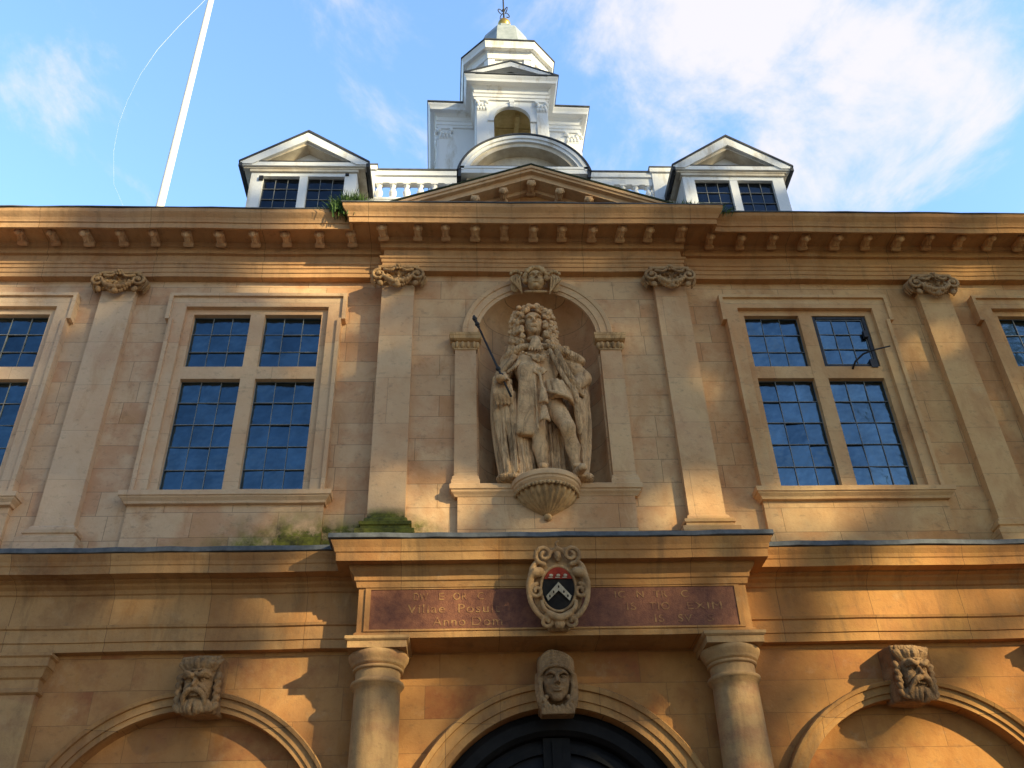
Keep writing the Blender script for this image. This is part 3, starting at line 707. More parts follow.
def upper_pilaster(w, yf, yw, x):
    m = MB(); m.box(-w, w, yf, yw, 6.13, 9.42)
    m.box(-w+0.02, w-0.02, yf+0.02, yw, 9.42, 9.60)
    o = m.build('upper_pilaster', M['dressed'], H, (x, 0, 0))
    bs = MB()
    pr = [(-0.04, 5.80), (0.10, 5.80), (0.10, 5.93), (0.105, 5.94), (0.108, 5.985), (0.085, 6.0), (0.06, 6.01), (0.055, 6.04), (0.072, 6.05), (0.075, 6.085), (0.05, 6.10), (0.03, 6.105), (0.028, 6.135), (0.008, 6.16), (-0.04, 6.16)]
    bs.sweep([(-w, yw), (-w, yf), (w, yf), (w, yw)], pr)
    bs.build('pilaster_base', M['dressed'], o)
    cp = volute_capital(w, yf-0.01, parent=o, x=x)
    return o
pA = upper_pilaster(0.197, -0.127, -0.02, -1.695)
pB = dup(pA, H, (1.695, 0, 0))
pC = upper_pilaster(0.202, 0.0, 0.11, -5.127)
for x in (5.127, -8.40, 8.40): dup(pC, H, (x, 0, 0))

# ---- upper entablature
PU = [(-0.16, 9.60), (0.0, 9.60), (0.0, 9.66), (0.012, 9.665), (0.012, 9.725), (0.024, 9.73), (0.026, 9.775), (0.042, 9.785), (0.050, 9.81), (0.004, 9.822), (0.0, 9.95), (0.046, 9.955), (0.050, 10.055), (0.066, 10.062), (0.078, 10.08), (0.088, 10.10),
      (0.375, 10.10), (0.375, 10.045), (0.41, 10.04), (0.415, 10.115), (0.43, 10.12), (0.435, 10.145), (0.450, 10.18), (0.478, 10.215), (0.495, 10.24), (0.50, 10.292), (-0.16, 10.36)]
path = [(-HW, 0.42), (-HW, 0), (-1.9, 0), (-1.9, -0.127), (1.9, -0.127), (1.9, 0), (HW, 0), (HW, 0.42)]
m = MB(); m.sweep(path, PU, jit=0.005, step=0.5, seed=21); m.build('upper_entablature', M['entablature'], H)
m = MB(); m.sweep(path, [(-0.17, 10.365), (0.498, 10.297), (0.512, 10.292), (0.514, 10.306), (0.45, 10.318), (-0.17, 10.38)], jit=0.006, step=0.3, seed=22); m.build('cornice_capping', M['lead'], H)
m = MB(); m.box(-HW+0.05, HW-0.05, 0.12, 0.43, 9.66, 10.3); m.build('parapet_backing', M['entablature'], H)

# ---- modillions under the cornice
def modillion():
    c = Clay((-0.085, -0.30, -0.13), (0.085, 0.06, 0.03), 0.008)
    c.rbox((0, -0.125, -0.012), (0.068, 0.135, 0.014), 0.006)
    c.rbox((0, -0.11, -0.05), (0.05, 0.12, 0.034), 0.014)
    c.cap((-0.05, -0.215, -0.048), (0.05, -0.215, -0.048), 0.036, k=0.01)
    c.cap((-0.05, -0.03, -0.070), (0.05, -0.03, -0.070), 0.040, k=0.01)
    c.ell((0, -0.245, -0.075), (0.045, 0.03, 0.05), (0.5, 0, 0), k=0.012)
    for sg in (-1, 1):
        c.cap((sg*0.026, -0.25, -0.03), (sg*0.03, -0.10, -0.105), 0.012, k=0.004)
    c.cap((0, -0.26, -0.04), (0, -0.12, -0.10), 0.013, k=0.004)
    o = c.build('modillion', M['dressed'], H); o.scale = (0.78, 0.95, 0.88); return o
md = modillion(); side = [2.30+0.412*i for i in range(16)]
spots = [(sg*x, -0.085) for x in side for sg in (-1, 1)] + [(x, -0.212) for x in (-1.9, -1.48, -1.11, -0.74, -0.37, 0, 0.37, 0.74, 1.11, 1.48, 1.9)]
for i, (x, y) in enumerate(spots):
    o = md if i == 0 else md.copy()
    if i: col.objects.link(o); o.parent = H
    o.location = (x+rng.uniform(-.012, .012), y, 10.105); o.rotation_euler = (rng.uniform(-.05, .05), rng.uniform(-.05, .05), rng.uniform(-.07, .07)); o.scale = (rng.uniform(0.70, 0.84), rng.uniform(0.86, 0.98), rng.uniform(0.78, 0.94))

# ---- windows
def light(x0, x1, z0, z1, cols, rows, y, seed, gl='glass', bar=0.0038, frame=0.0):
    rg = random.Random(seed); m = MB(); nx = (x1-x0)/cols; nz = (z1-z0)/rows
    for i in range(cols):
        for j in range(rows):
            a, c, d, e = x0+i*nx, x0+(i+1)*nx, z0+j*nz, z0+(j+1)*nz
            ty = rg.gauss(0, 0.022); tx = rg.gauss(0, 0.028)
            yy = [y+ty*(px-(a+c)/2)+tx*(pz-(d+e)/2) for px, pz in ((a, d), (c, d), (c, e), (a, e))]
            m.add([(a, yy[0], d), (c, yy[1], d), (c, yy[2], e), (a, yy[3], e)], [(0, 1, 2, 3)], 0)
    for i in range(cols+1): 
        x = x0+i*nx; m.box(x-bar, x+bar, y-0.012, y+0.006, z0, z1, 1)
    for j in range(rows+1):
        z = z0+j*nz; m.box(x0, x1, y-0.016, y+0.004, z-bar, z+bar, 1)
    m.box(x0-0.02, x1+0.02, y+0.02, y+0.03, z0-0.02, z1+0.02, 2)
    return m, [M[gl], M['came'], M['iron']]
WG = 'tall leaded cross windows of the upper storey'
def window(casement=False, seed=1):
    # stone architrave with ears
    a = MB(); ow, iw, ez, zt, zi = 1.03, 0.862, 8.915, 9.32, 9.127; ew = 1.08
    a.poly([(-ow, 6.53), (-iw, 6.53), (-iw, zi), (iw, zi), (iw, 6.53), (ow, 6.53), (ow, ez), (ew, ez), (ew, zt), (-ew, zt), (-ew, ez), (-ow, ez)], 0.012, 0.11)
    # raised outer fillet
    f = 0.045
    a.poly([(-ow, 6.53), (-ow+f, 6.53), (-ow+f, ez+0.01), (-ew+f, ez+0.01), (-ew+f, zt-f), (ew-f, zt-f), (ew-f, ez+0.01), (ow-f, ez+0.01), (ow-f, 6.53), (ow, 6.53), (ow, ez), (ew, ez), (ew, zt), (-ew, zt), (-ew, ez), (-ow, ez)], -0.022, 0.0)
    a.poly([(-ow, 6.53), (-ow+f, 6.53), (-ow+f, ez+0.01), (-ew+f, ez+0.01), (-ew+f, zt-f), (ew-f, zt-f), (ew-f, ez+0.01), (ow-f, ez+0.01), (ow-f, 6.53), (ow, 6.53), (ow, ez), (ew, ez), (ew, zt), (-ew, zt), (-ew, ez), (-ow, ez)], 0.0, 0.012)
    o = a.build('cross_window', M['dressed'], H)
    # mullion and transom frame
    s = MB(); gw = 0.775; y0, y1 = 0.075, 0.21
    s.box(-iw-0.0, -gw, y0, y1, 6.53, zi); s.box(gw, iw, y0, y1, 6.53, zi)
    s.box(-gw, gw, y0, y1, 9.05, zi); s.box(-gw, -0.085, y0, y1, 8.085, 8.26); s.box(0.085, gw, y0, y1, 8.085, 8.26)
    s.box(-0.085, 0.085, y0-0.004, y1, 6.53, 9.05); s.box(-gw, gw, y0, y1, 6.53, 6.60)
    s.build('stone_mullion', M['dressed'], o)
    for k, (x0, x1, z0, z1, rows) in enumerate(((-gw, -0.085, 6.60, 8.085, 5), (0.085, gw, 6.60, 8.085, 5), (-gw, -0.085, 8.26, 9.05, 3), (0.085, gw, 8.26, 9.05, 3))):
        if casement and k == 3:
            q, ms = light(x0+0.055, x1-0.055, z0+0.05, z1-0.05, 3, 3, 0.115, seed+k)
            for bx in ((x0, x0+0.05, z0, z1), (x1-0.05, x1, z0, z1), (x0+0.05, x1-0.05, z0, z0+0.045), (x0+0.05, x1-0.05, z1-0.045, z1)):
                q.box(bx[0]+0.004, bx[1]-0.004, 0.09, 0.15, bx[2]+0.004, bx[3]-0.004, 2)
            c = q.build('iron_casement', ms, o)
        else:
            q, ms = light(x0, x1, z0, z1, 3, rows, 0.155, seed+k); q.build('leaded_light', ms, o)
    q = MB(); q.box(-1.03, 1.03, 0.035, 0.11, 5.80, 6.42); q.build('apron_panel', M['upper_wall'], o)
    # moulded sill
    sl = MB(); pr = [(-0.02, 6.40), (0.045, 6.405), (0.055, 6.43), (0.085, 6.46), (0.092, 6.475), (0.105, 6.48), (0.108, 6.535), (-0.02, 6.548)]
    sl.sweep([(-1.005, 0.11), (-1.005, 0.03), (1.005, 0.03), (1.005, 0.11)], pr, jit=0.003, seed=seed)
    sl.box(-1.0, 1.0, 0.032, 0.11, 6.405, 6.53)
    sl.build('window_sill', M['dressed'], o)
    return o
wL = window(False, 11); wL.location = (-3.407, 0, 0)
wR = window(True, 31); wR.location = (3.407, 0, 0); wR['label'] = 'cross window with one dark iron casement ajar at its top right'
stay = MB(); stay.tube([(0.42, 0.08, 8.22), (0.45, 0.01, 8.29), (0.53, -0.07, 8.34), (0.64, -0.13, 8.355), (0.82, -0.20, 8.36)], [0.013, 0.012, 0.012, 0.010, 0.009])
stay.build('casement_stay', M['iron'], wR)
for bb in ((0.66, 0.74, 0.06, 0.11, 8.24, 8.36), (0.68, 0.73, 0.05, 0.10, 8.70, 8.80)): stay = MB(); stay.box(*bb); stay.build('casement_hinge', M['iron'], wR)
w2 = window(False, 51); w2.location = (-6.68, 0, 0); w3 = dup(w2, H, (6.68, 0, 0))

# ---- statue niche
ni = MB(); rN = 0.72; nD = 0.50
prof = []
n = 28
rows = []
for z in (6.54, 7.2, 7.9, 8.607): rows.append([(rN*math.cos(PI*i/n)*-1, -0.03+nD*math.sin(PI*i/n), z) for i in range(n+1)])
for j in range(1, 13):
    t = PI/2*j/12
    rows.append([(-rN*math.cos(t)*math.cos(PI*i/n), -0.03+nD*math.sin(PI*i/n)*math.cos(t), 8.607+rN*math.sin(t)) for i in range(n+1)])
v = [q for r_ in rows for q in r_]; k = n+1
ni.add(v, [(a*k+i, a*k+i+1, (a+1)*k+i+1, (a+1)*k+i) for a in range(len(rows)-1) for i in range(n)], 0, True)
ni.box(-0.9, 0.9, -0.02, 0.55, 6.42, 6.545)
niche = ni.build('niche', M['upper_wall'], H)
a = MB(); yo = -0.10
a.arc_sweep(0, 8.607, [(0.722, 0.02), (0.722, -0.06), (0.765, -0.07), (0.77, -0.085), (0.85, -0.09), (0.855, -0.105), (0.90, -0.12), (0.912, -0.10), (0.912, -0.02)], 0, PI, 56)
a.build('niche_arch', M['dressed'], niche)
for sg in (-1, 1):
    q = MB(); x = sg*0.865
    q.box(x-0.125, x+0.125, -0.105, -0.02, 6.54, 8.37)
    q.sweep([(x-0.125, -0.02), (x-0.125, -0.105), (x+0.125, -0.105), (x+0.125, -0.02)], [(-0.02, 6.545), (0.03, 6.545), (0.03, 6.60), (0.02, 6.62), (0.018, 6.65), (0.005, 6.665), (-0.02, 6.665)])
    q.build('niche_pilaster', M['dressed'], niche)
    q = MB()
    q.sweep([(x-0.125, -0.02), (x-0.125, -0.105), (x+0.125, -0.105), (x+0.125, -0.02)], [(-0.02, 8.37), (0.012, 8.37), (0.014, 8.385), (0.0, 8.39), (0.0, 8.49), (0.03, 8.495), (0.055, 8.51), (0.06, 8.55), (0.066, 8.56), (0.066, 8.592), (-0.02, 8.60)])
    for i in range(4): q.ball((x-0.10+0.067*i, -0.115, 8.44), (0.024, 0.03, 0.05), 6)
    for s2 in (-1, 1): q.ball((x+s2*0.14, -0.10, 8.44), (0.03, 0.03, 0.05), 6)
    q.build('impost_capital', M['carved'], niche)
# sill with a bowed centre carried by a fluted shell
def bow(r, y0): return [(-r*math.cos(PI*i/24), y0-r*math.sin(PI*i/24)) for i in range(25)]
sl = MB(); pr = [(-0.10, 6.41), (0.0, 6.41), (0.012, 6.43), (0.035, 6.455), (0.04, 6.475), (0.055, 6.485), (0.058, 6.535), (0.05, 6.545), (-0.10, 6.545)]
sl.sweep([(-0.98, -0.02), (-0.98, -0.105)] + bow(0.32, -0.105) + [(0.98, -0.105), (0.98, -0.02)], pr)
sl.polyz(bow(0.33, -0.10), 6.44, 6.548)
sl.build('niche_sill', M['dressed'], niche)
sh = MB(); rows = []; na, nb = 96, 16
for j in range(nb+1):
    t = j/nb; rad = 0.315*math.sin(min(1, t**0.95)*PI/2)*1.0; zz = 6.155+0.255*t
    row = []
    for i in range(na+1):
        a_ = PI*i/na; fl = 1+0.055*math.cos(a_*2*13)*min(1, t*3)
        row.append((-rad*fl*math.cos(a_), -0.09-rad*fl*math.sin(a_), zz))
    rows.append(row)
v = [q for r_ in rows for q in r_]; k = na+1
sh.add(v, [(a*k+i, a*k+i+1, (a+1)*k+i+1, (a+1)*k+i) for a in range(nb) for i in range(na)], 0, True)
sh.ball((0, -0.12, 6.15), (0.045, 0.045, 0.04), 8)
for i in range(25):
    a_ = PI*(i+0.5)/25; sh.ball((-0.335*math.cos(a_), -0.10-0.335*math.sin(a_), 6.405), (0.022, 0.022, 0.022), 5)
sh.build('shell_bracket', M['carved'], niche)

# ------------------------------------------------------------------ faces
def face(c, x, y, z, s, brow=1.0, mouth='shut', k=0.012, cheeks=1.0):
    """a head of height s centred at (x, y, z) looking towards -y"""
    P = lambda a, b_, d: (x+a*s, y+b_*s, z+d*s)
    c.ell(P(0, 0.02, 0.10), (0.36*s, 0.40*s, 0.42*s), k=k)
    c.ell(P(0, -0.06, -0.14), (0.29*s, 0.30*s, 0.36*s), k=0.06*s+k)
    c.ell(P(0, -0.26, -0.42), (0.11*s, 0.10*s, 0.09*s), k=0.08*s)          # chin
    for g_ in (-1, 1):
        c.ell(P(g_*0.15, -0.36, 0.045), (0.10*s, 0.11*s, 0.065*s), k=0.03*s, cut=True)     # socket
        c.ell(P(g_*0.15, -0.285, 0.035), (0.065*s, 0.05*s, 0.045*s), k=0.006)             # eyeball
        c.path([P(g_*0.05, -0.37, 0.10), P(g_*0.15, -0.39, 0.145*1.0), P(g_*0.26, -0.30, 0.10)], [0.028*s*brow, 0.034*s*brow, 0.020*s*brow], k=0.03*s)
        c.path([P(g_*0.09, -0.335, 0.035), P(g_*0.15, -0.345, 0.070), P(g_*0.22, -0.31, 0.030)], 0.012*s, k=0.006)
        c.ell(P(g_*0.19, -0.25, -0.12), (0.09*s*cheeks, 0.08*s, 0.08*s), k=0.07*s)        # cheekbone
        c.ell(P(g_*0.38, 0.02, -0.02), (0.04*s, 0.07*s, 0.10*s), k=0.01)                  # ear
        c.ell(P(g_*0.055, -0.42, -0.115), (0.035*s, 0.04*s, 0.03*s), k=0.02*s)            # nostril wing
    c.cap(P(0, -0.355, 0.08), P(0, -0.47, -0.085), 0.032*s, 0.048*s, k=0.03*s)            # nose
    c.path([P(-0.11, -0.345, -0.235), P(-0.04, -0.385, -0.215), P(0, -0.38, -0.225), P(0.04, -0.385, -0.215), P(0.11, -0.345, -0.235)], 0.022*s, k=0.012*s)
    c.path([P(-0.09, -0.345, -0.265), P(0, -0.385, -0.285), P(0.09, -0.345, -0.265)], 0.026*s, k=0.012*s)
    if mouth == 'open': c.ell(P(0, -0.40, -0.255), (0.075*s, 0.05*s, 0.028*s), k=0.006, cut=True)
    else: c.path([P(-0.10, -0.385, -0.248), P(0, -0.42, -0.250), P(0.10, -0.385, -0.248)], 0.009*s, k=0.004, cut=True)
    return P

def mask_man(rgs, lock):
    """keystone mask: fierce moustached face, hair swept up, beard"""
    rg = random.Random(rgs)
    c = Clay((-0.24, -0.32, -0.34), (0.24, 0.22, 0.33), 0.0065)
    c.rbox((0, 0.11, 0.0), (0.165, 0.14, 0.27), 0.03)
    P = face(c, 0, -0.02, -0.01, 0.43, brow=1.5, mouth='open' if lock else 'shut')
    s = 0.43
    for i in range(13):                               # swept hair
        t = i/12*2-1
        c.path([P(t*0.28, -0.28+0.1*abs(t), 0.28), P(t*0.38+rg.uniform(-.06, .06), -0.36+0.16*abs(t), 0.42), P(t*0.40+rg.uniform(-.09, .09), -0.24+0.1*abs(t), 0.54-0.05*abs(t)+rg.uniform(-.03, .03))], [0.022, 0.027, 0.014], k=0.001)
        c.path([P(t*0.32, -0.18, 0.40), P(t*0.38, -0.30+0.1*abs(t), 0.52), P(t*0.34+rg.uniform(-.10, .10), -0.16, 0.57)], [0.020, 0.023, 0.013], k=0.001)
    for g_ in (-1, 1):
        c.path([P(g_*0.03, -0.43, -0.17), P(g_*0.13, -0.42, -0.20), P(g_*0.23, -0.34, -0.33), P(g_*(0.30 if lock else 0.22), -0.28, -0.50)], [0.022, 0.026, 0.022, 0.014], k=0.008)   # moustache
        c.path([P(g_*0.02, -0.40, 0.17), P(g_*0.10, -0.42, 0.13), P(g_*0.20, -0.40, 0.19), P(g_*0.30, -0.30, 0.13)], [0.016, 0.024, 0.024, 0.012], k=0.006)
        c.path([P(g_*0.10, -0.36, -0.08), P(g_*0.20, -0.33, -0.14), P(g_*0.26, -0.26, -0.26)], [0.008, 0.014, 0.010], k=0.01)
        for j in range(5):
            z0 = 0.22-j*0.15
            c.path([P(g_*0.38, -0.05, z0), P(g_*0.43, -0.16, z0-0.08), P(g_*0.37, -0.18, z0-0.17)], [0.028, 0.030, 0.018], k=0.006)
        for j in range(4):
            c.path([P(g_*(0.06+0.07*j), -0.32+0.03*j, -0.40), P(g_*(0.07+0.09*j), -0.33+0.04*j, -0.55), P(g_*(0.03+0.07*j), -0.25, -0.66+0.03*j)], [0.024, 0.024, 0.012], k=0.005)
    c.path([P(-0.10, -0.37, 0.26), P(0, -0.39, 0.24), P(0.10, -0.37, 0.26)], 0.010, k=0.008)
    return c
mL = mask_man(3, False).build('keystone_mask', M['mask'], H); mL.location = (-3.33, -0.06, 4.46); mL.rotation_euler = (0.06, 0, -0.10)
mL['label'] = 'carved keystone of a frowning man with swept hair and drooping moustache'
mR = mask_man(8, True).build('keystone_mask', M['mask'], H); mR.location = (3.43, -0.06, 4.46); mR.rotation_euler = (0.06, 0.02, 0.16)
mR['label'] = 'carved keystone of a bearded man with forked beard and furrowed brow'
for x in (-6.68, 6.68):
    q = mL.copy(); col.objects.link(q); q.location = (x, -0.06, 4.46); q.rotation_euler = (0.06, 0, 0); q['label'] = 'carved keystone at the outer arch'

c = Clay((-0.24, -0.30, -0.36), (0.24, 0.22, 0.34), 0.0075)          # woman with draped headcloth
c.rbox((0, 0.11, -0.03), (0.165, 0.14, 0.26), 0.03)
P = face(c, 0, -0.03, -0.02, 0.40)
for j in range(5):
    zz = 0.22+0.080*j
    c.path([P(-0.43+0.01*j, -0.02, zz-0.42+0.03*j), P(-0.38, -0.22, zz-0.10), P(-0.16, -0.36+0.02*j, zz+0.06+0.01*j), P(0.16, -0.36+0.02*j, zz+0.05), P(0.38, -0.22, zz-0.10), P(0.43-0.01*j, -0.02, zz-0.42+0.03*j)], 0.017, k=0.003)
c.ell(P(0, 0.08, 0.42), (0.17, 0.15, 0.13), k=0.03)
for g_ in (-1, 1):
    for j in range(3): c.path([P(g_*(0.36+0.04*j), -0.14+0.05*j, 0.15), P(g_*(0.38+0.04*j), -0.16+0.05*j, -0.15), P(g_*(0.34+0.05*j), -0.16, -0.45), P(g_*(0.30+0.05*j), -0.12, -0.62)], [0.022, 0.022, 0.02, 0.02], k=0.006)
    for j in range(5): c.ell(P(g_*(0.26+0.05*(j % 2)), -0.22, -0.40-0.07*j), 0.024, k=0.004)
for j in range(7): c.ell(P(-0.3+0.1*j, -0.22, -0.66+0.04*abs(j-3)*0.5), (0.022, 0.03, 0.03), k=0.004)
c.rbox(P(0, -0.02, -0.72), (0.155, 0.10, 0.03), 0.01)
q = c.build('keystone_head', M['mask'], H); q.location = (-0.01, -0.06, 4.45); q.rotation_euler = (0.05, 0, 0)
q['label'] = 'carved keystone of a veiled woman above the door'

# cherub keystone of the niche
c = Clay((-0.36, -0.24, -0.36), (0.36, 0.16, 0.32), 0.0065)
P = face(c, 0, -0.03, 0.0, 0.30, cheeks=1.35)
rg = random.Random(4)
for i in range(26):
    a_ = -0.35+3.85*i/25; r_ = 0.44+rg.uniform(-.03, .03)
    c.ell(P(r_*math.cos(a_), -0.16+rg.uniform(-.1, .06), 0.10+r_*math.sin(a_)*1.02), rg.uniform(0.022, 0.034), k=0.001)
for i in range(12):
    a_ = 0.3+2.5*i/11; c.ell(P(0.33*math.cos(a_), -0.30, 0.16+0.34*math.sin(a_)), rg.uniform(0.02, 0.028), k=0.001)
for g_ in (-1, 1): c.ell(P(g_*0.17, -0.22, -0.20), (0.12*0.3, 0.11*0.3, 0.12*0.3), k=0.02)
for g_ in (-1, 1):
    c.ell((g_*0.225, 0.03, 0.02), (0.070, 0.03, 0.13), (0, -g_*0.25, 0), k=0.003)
    for j in range(4):
        c.path([(g_*(0.17+0.030*j), -0.02, 0.13-0.012*(j-1.5)**2), (g_*(0.19+0.036*j), -0.050, 0.02), (g_*(0.165+0.020*j), -0.03, -0.19+0.045*j)], [0.015, 0.016, 0.006], k=0.001)
    for j in range(5): c.ell((g_*(0.165+0.032*j), -0.05, 0.155-0.010*(j-2)**2), (0.019, 0.022, 0.026), k=0.001)
c.path([(-0.12, -0.04, -0.16), (0, -0.07, -0.185), (0.12, -0.04, -0.16)], 0.016, k=0.004)
q = c.build('cherub_keystone', M['carved'], H); q.scale = (1.03, 1.1, 1.03); q.location = (0.0, -0.17, 9.35); q['label'] = 'winged cherub head carved above the statue niche'

# ================================================================== STATUE
SO = (0.0, -0.12, 6.60)
st = empty('king_statue', (0, -0.12, 6.545)); tag(st, 'stone statue of a standing king in long curled wig and robes, hand on hip', 'statue')
HH = 0.0105
def clay(lo, hi): return Clay(lo, hi, HH)
# body: head, neck, torso, arms, hands, legs
c = Clay((-0.70, -0.60, 6.55), (0.72, 0.30, 9.15), 0.0100)
hx, hy, hz, hs = -0.055, -0.17, 8.685, 0.345
c.ell((0.0, -0.10, 8.16), (0.25, 0.15, 0.25), k=0.05)                  # chest
c.ell((0.0, -0.12, 7.88), (0.19, 0.14, 0.22), k=0.08)                  # waist
c.ell((0.02, -0.10, 7.64), (0.22, 0.16, 0.17), k=0.08)                 # hips
c.cap((-0.24, -0.08, 8.28), (0.26, -0.08, 8.28), 0.10, k=0.06)         # shoulder girdle
c.cap((-0.03, -0.10, 8.36), (hx, hy+0.04, hz-0.12), 0.085, 0.075, k=0.03)
P = face(c, hx, hy, hz, hs, brow=0.8)
# legs
c.cap((0.11, -0.14, 7.60), (0.255, -0.30, 7.16), 0.125, 0.085, k=0.04)
c.ell((0.257, -0.315, 7.13), (0.08, 0.08, 0.085), k=0.03)
c.cap((0.262, -0.29, 7.10), (0.31, -0.20, 6.96), 0.070, 0.078, k=0.03)
c.cap((0.31, -0.20, 6.96), (0.335, -0.18, 6.70), 0.078, 0.045, k=0.03)
c.path([(0.335, -0.15, 6.63), (0.35, -0.27, 6.62), (0.375, -0.40, 6.595)], [0.05, 0.048, 0.04], k=0.02)
c.cap((-0.09, -0.13, 7.58), (-0.06, -0.20, 7.15), 0.125, 0.088, k=0.04)
c.cap((-0.06, -0.20, 7.12), (-0.045, -0.17, 6.98), 0.074, 0.085, k=0.03)
c.cap((-0.045, -0.17, 6.98), (-0.03, -0.17, 6.70), 0.085, 0.047, k=0.03)
c.path([(-0.03, -0.15, 6.63), (-0.035, -0.29, 6.62), (-0.045, -0.42, 6.595)], [0.05, 0.048, 0.04], k=0.02)
c.rbox((-0.03, -0.24, 6.70), (0.055, 0.05, 0.02), 0.01); c.rbox((0.34, -0.23, 6.70), (0.05, 0.05, 0.02), 0.01)   # shoe buckles
# left arm of the statue (our right): bent, fist on the hip
c.cap((0.30, -0.08, 8.25), (0.51, -0.02, 8.00), 0.095, 0.105, k=0.03)
c.cap((0.51, -0.02, 8.00), (0.40, -0.20, 7.78), 0.10, 0.06, k=0.03)
# right arm (our left): down, hand forward on the sceptre
c.cap((-0.29, -0.09, 8.25), (-0.42, -0.12, 7.98), 0.095, 0.09, k=0.03)
c.cap((-0.42, -0.12, 7.98), (-0.44, -0.30, 7.80), 0.085, 0.055, k=0.03)
def hand(base, d, side, thumb, curl=0.6, s=0.19):
    """palm from base along d, four fingers fanned over side, thumb leaving the side of the palm"""
    b_ = Vector(base); d = Vector(d).normalized(); sd = Vector(side).normalized(); nn = d.cross(sd).normalized()
    c.rbox(tuple(b_+d*s*0.26), (s*0.22, s*0.16, s*0.22), 0.03, k=0.015)
    for i, (o, L) in enumerate(((-0.17, 0.42), (-0.055, 0.48), (0.06, 0.45), (0.165, 0.36))):
        p0_ = b_+d*s*0.42+sd*s*o; p1_ = p0_+d*s*L*0.45+nn*s*0.05; p2_ = p1_+(d*math.cos(curl*1.6)+nn*math.sin(curl*1.6))*s*L*0.38; p3_ = p2_+(d*math.cos(curl*3.0)+nn*math.sin(curl*3.0))*s*L*0.28
        c.path([tuple(p0_), tuple(p1_), tuple(p2_), tuple(p3_)], [0.0165, 0.016, 0.0145, 0.012], k=0.003, sub=2)
    t0 = b_+d*s*0.12+sd*s*thumb*0.18; t1 = t0+sd*s*thumb*0.16+d*s*0.18; t2 = t1+d*s*0.20+nn*s*0.08
    c.path([tuple(t0), tuple(t1), tuple(t2)], [0.022, 0.019, 0.015], k=0.005, sub=2)
hand((-0.445, -0.315, 7.80), (-0.15, -0.55, -0.55), (0.9, -0.2, -0.1), 1, 0.75, s=0.21)
hand((0.395, -0.215, 7.77), (-0.75, -0.35, -0.35), (0.2, 0.1, 0.9), 1, 0.5, s=0.20)
body = c.build('body', M['statue'], st)

# wig
c = clay((-0.45, -0.50, 8.15), (0.42, 0.22, 9.20))
rg = random.Random(12)
c.ell((hx, hy+0.12, hz+0.12), (0.19, 0.16, 0.19), k=0.02)
c.ell((hx-0.15, hy+0.12, hz-0.16), (0.09, 0.11, 0.24), k=0.04); c.ell((hx+0.16, hy+0.12, hz-0.16), (0.095, 0.11, 0.26), k=0.04)
def curl(x, y, z, r_):
    c.ell((x, y, z), (r_, r_*1.05, r_*0.9), (rg.uniform(-1, 1), rg.uniform(-1, 1), 0), k=0.005)
    a_ = rg.uniform(0, 6.28); c.ell((x+0.25*r_*math.cos(a_), y-r_*0.95, z+0.25*r_*math.sin(a_)), r_*0.42, k=0.005, cut=True)
for row in range(14):                                # hanging locks either side
    z = hz+0.24-row*0.064
    spread = 0.0 if row < 2 else min(0.06, (row-2)*0.006)
    for g_ in (-1, 1):
        for j in range(4):
            x = hx+g_*(0.130+0.042*j+spread*0.6)+rg.uniform(-.012, .012)
            if row < 3: x = hx+g_*(0.05+0.055*j+0.015*row)
            if abs(x-hx) < 0.125 and row > 1: continue
            curl(x, hy-0.115+0.035*j+0.012*row*0.6+rg.uniform(-.012, .012)+(0.03 if row < 2 else 0), z+rg.uniform(-.018, .018), rg.uniform(0.030, 0.040))
for i in range(24):                                  # crown
    a_ = PI*i/23; r_ = rg.uniform(0.11, 0.20)
    curl(hx+r_*math.cos(a_), hy-0.02-rg.uniform(-0.06, 0.07), hz+0.12+r_*math.sin(a_)*0.95, rg.uniform(0.03, 0.04))
c.build('wig', M['statue'], st)

# lace jabot
c = clay((-0.2, -0.42, 8.0), (0.15, -0.06, 8.60))
c.path([(-0.12, -0.19, 8.46), (-0.045, -0.25, 8.44), (0.03, -0.19, 8.46)], 0.028, k=0.006)
for i in range(6):
    t = i/5*2-1; c.path([(-0.045+t*0.02, -0.265, 8.44), (-0.045+t*0.048, -0.295, 8.34), (-0.045+t*0.080, -0.30, 8.22+0.012*t*t)], [0.015, 0.015, 0.013], k=0.002)
c.build('lace_cravat', M['statue'], st)

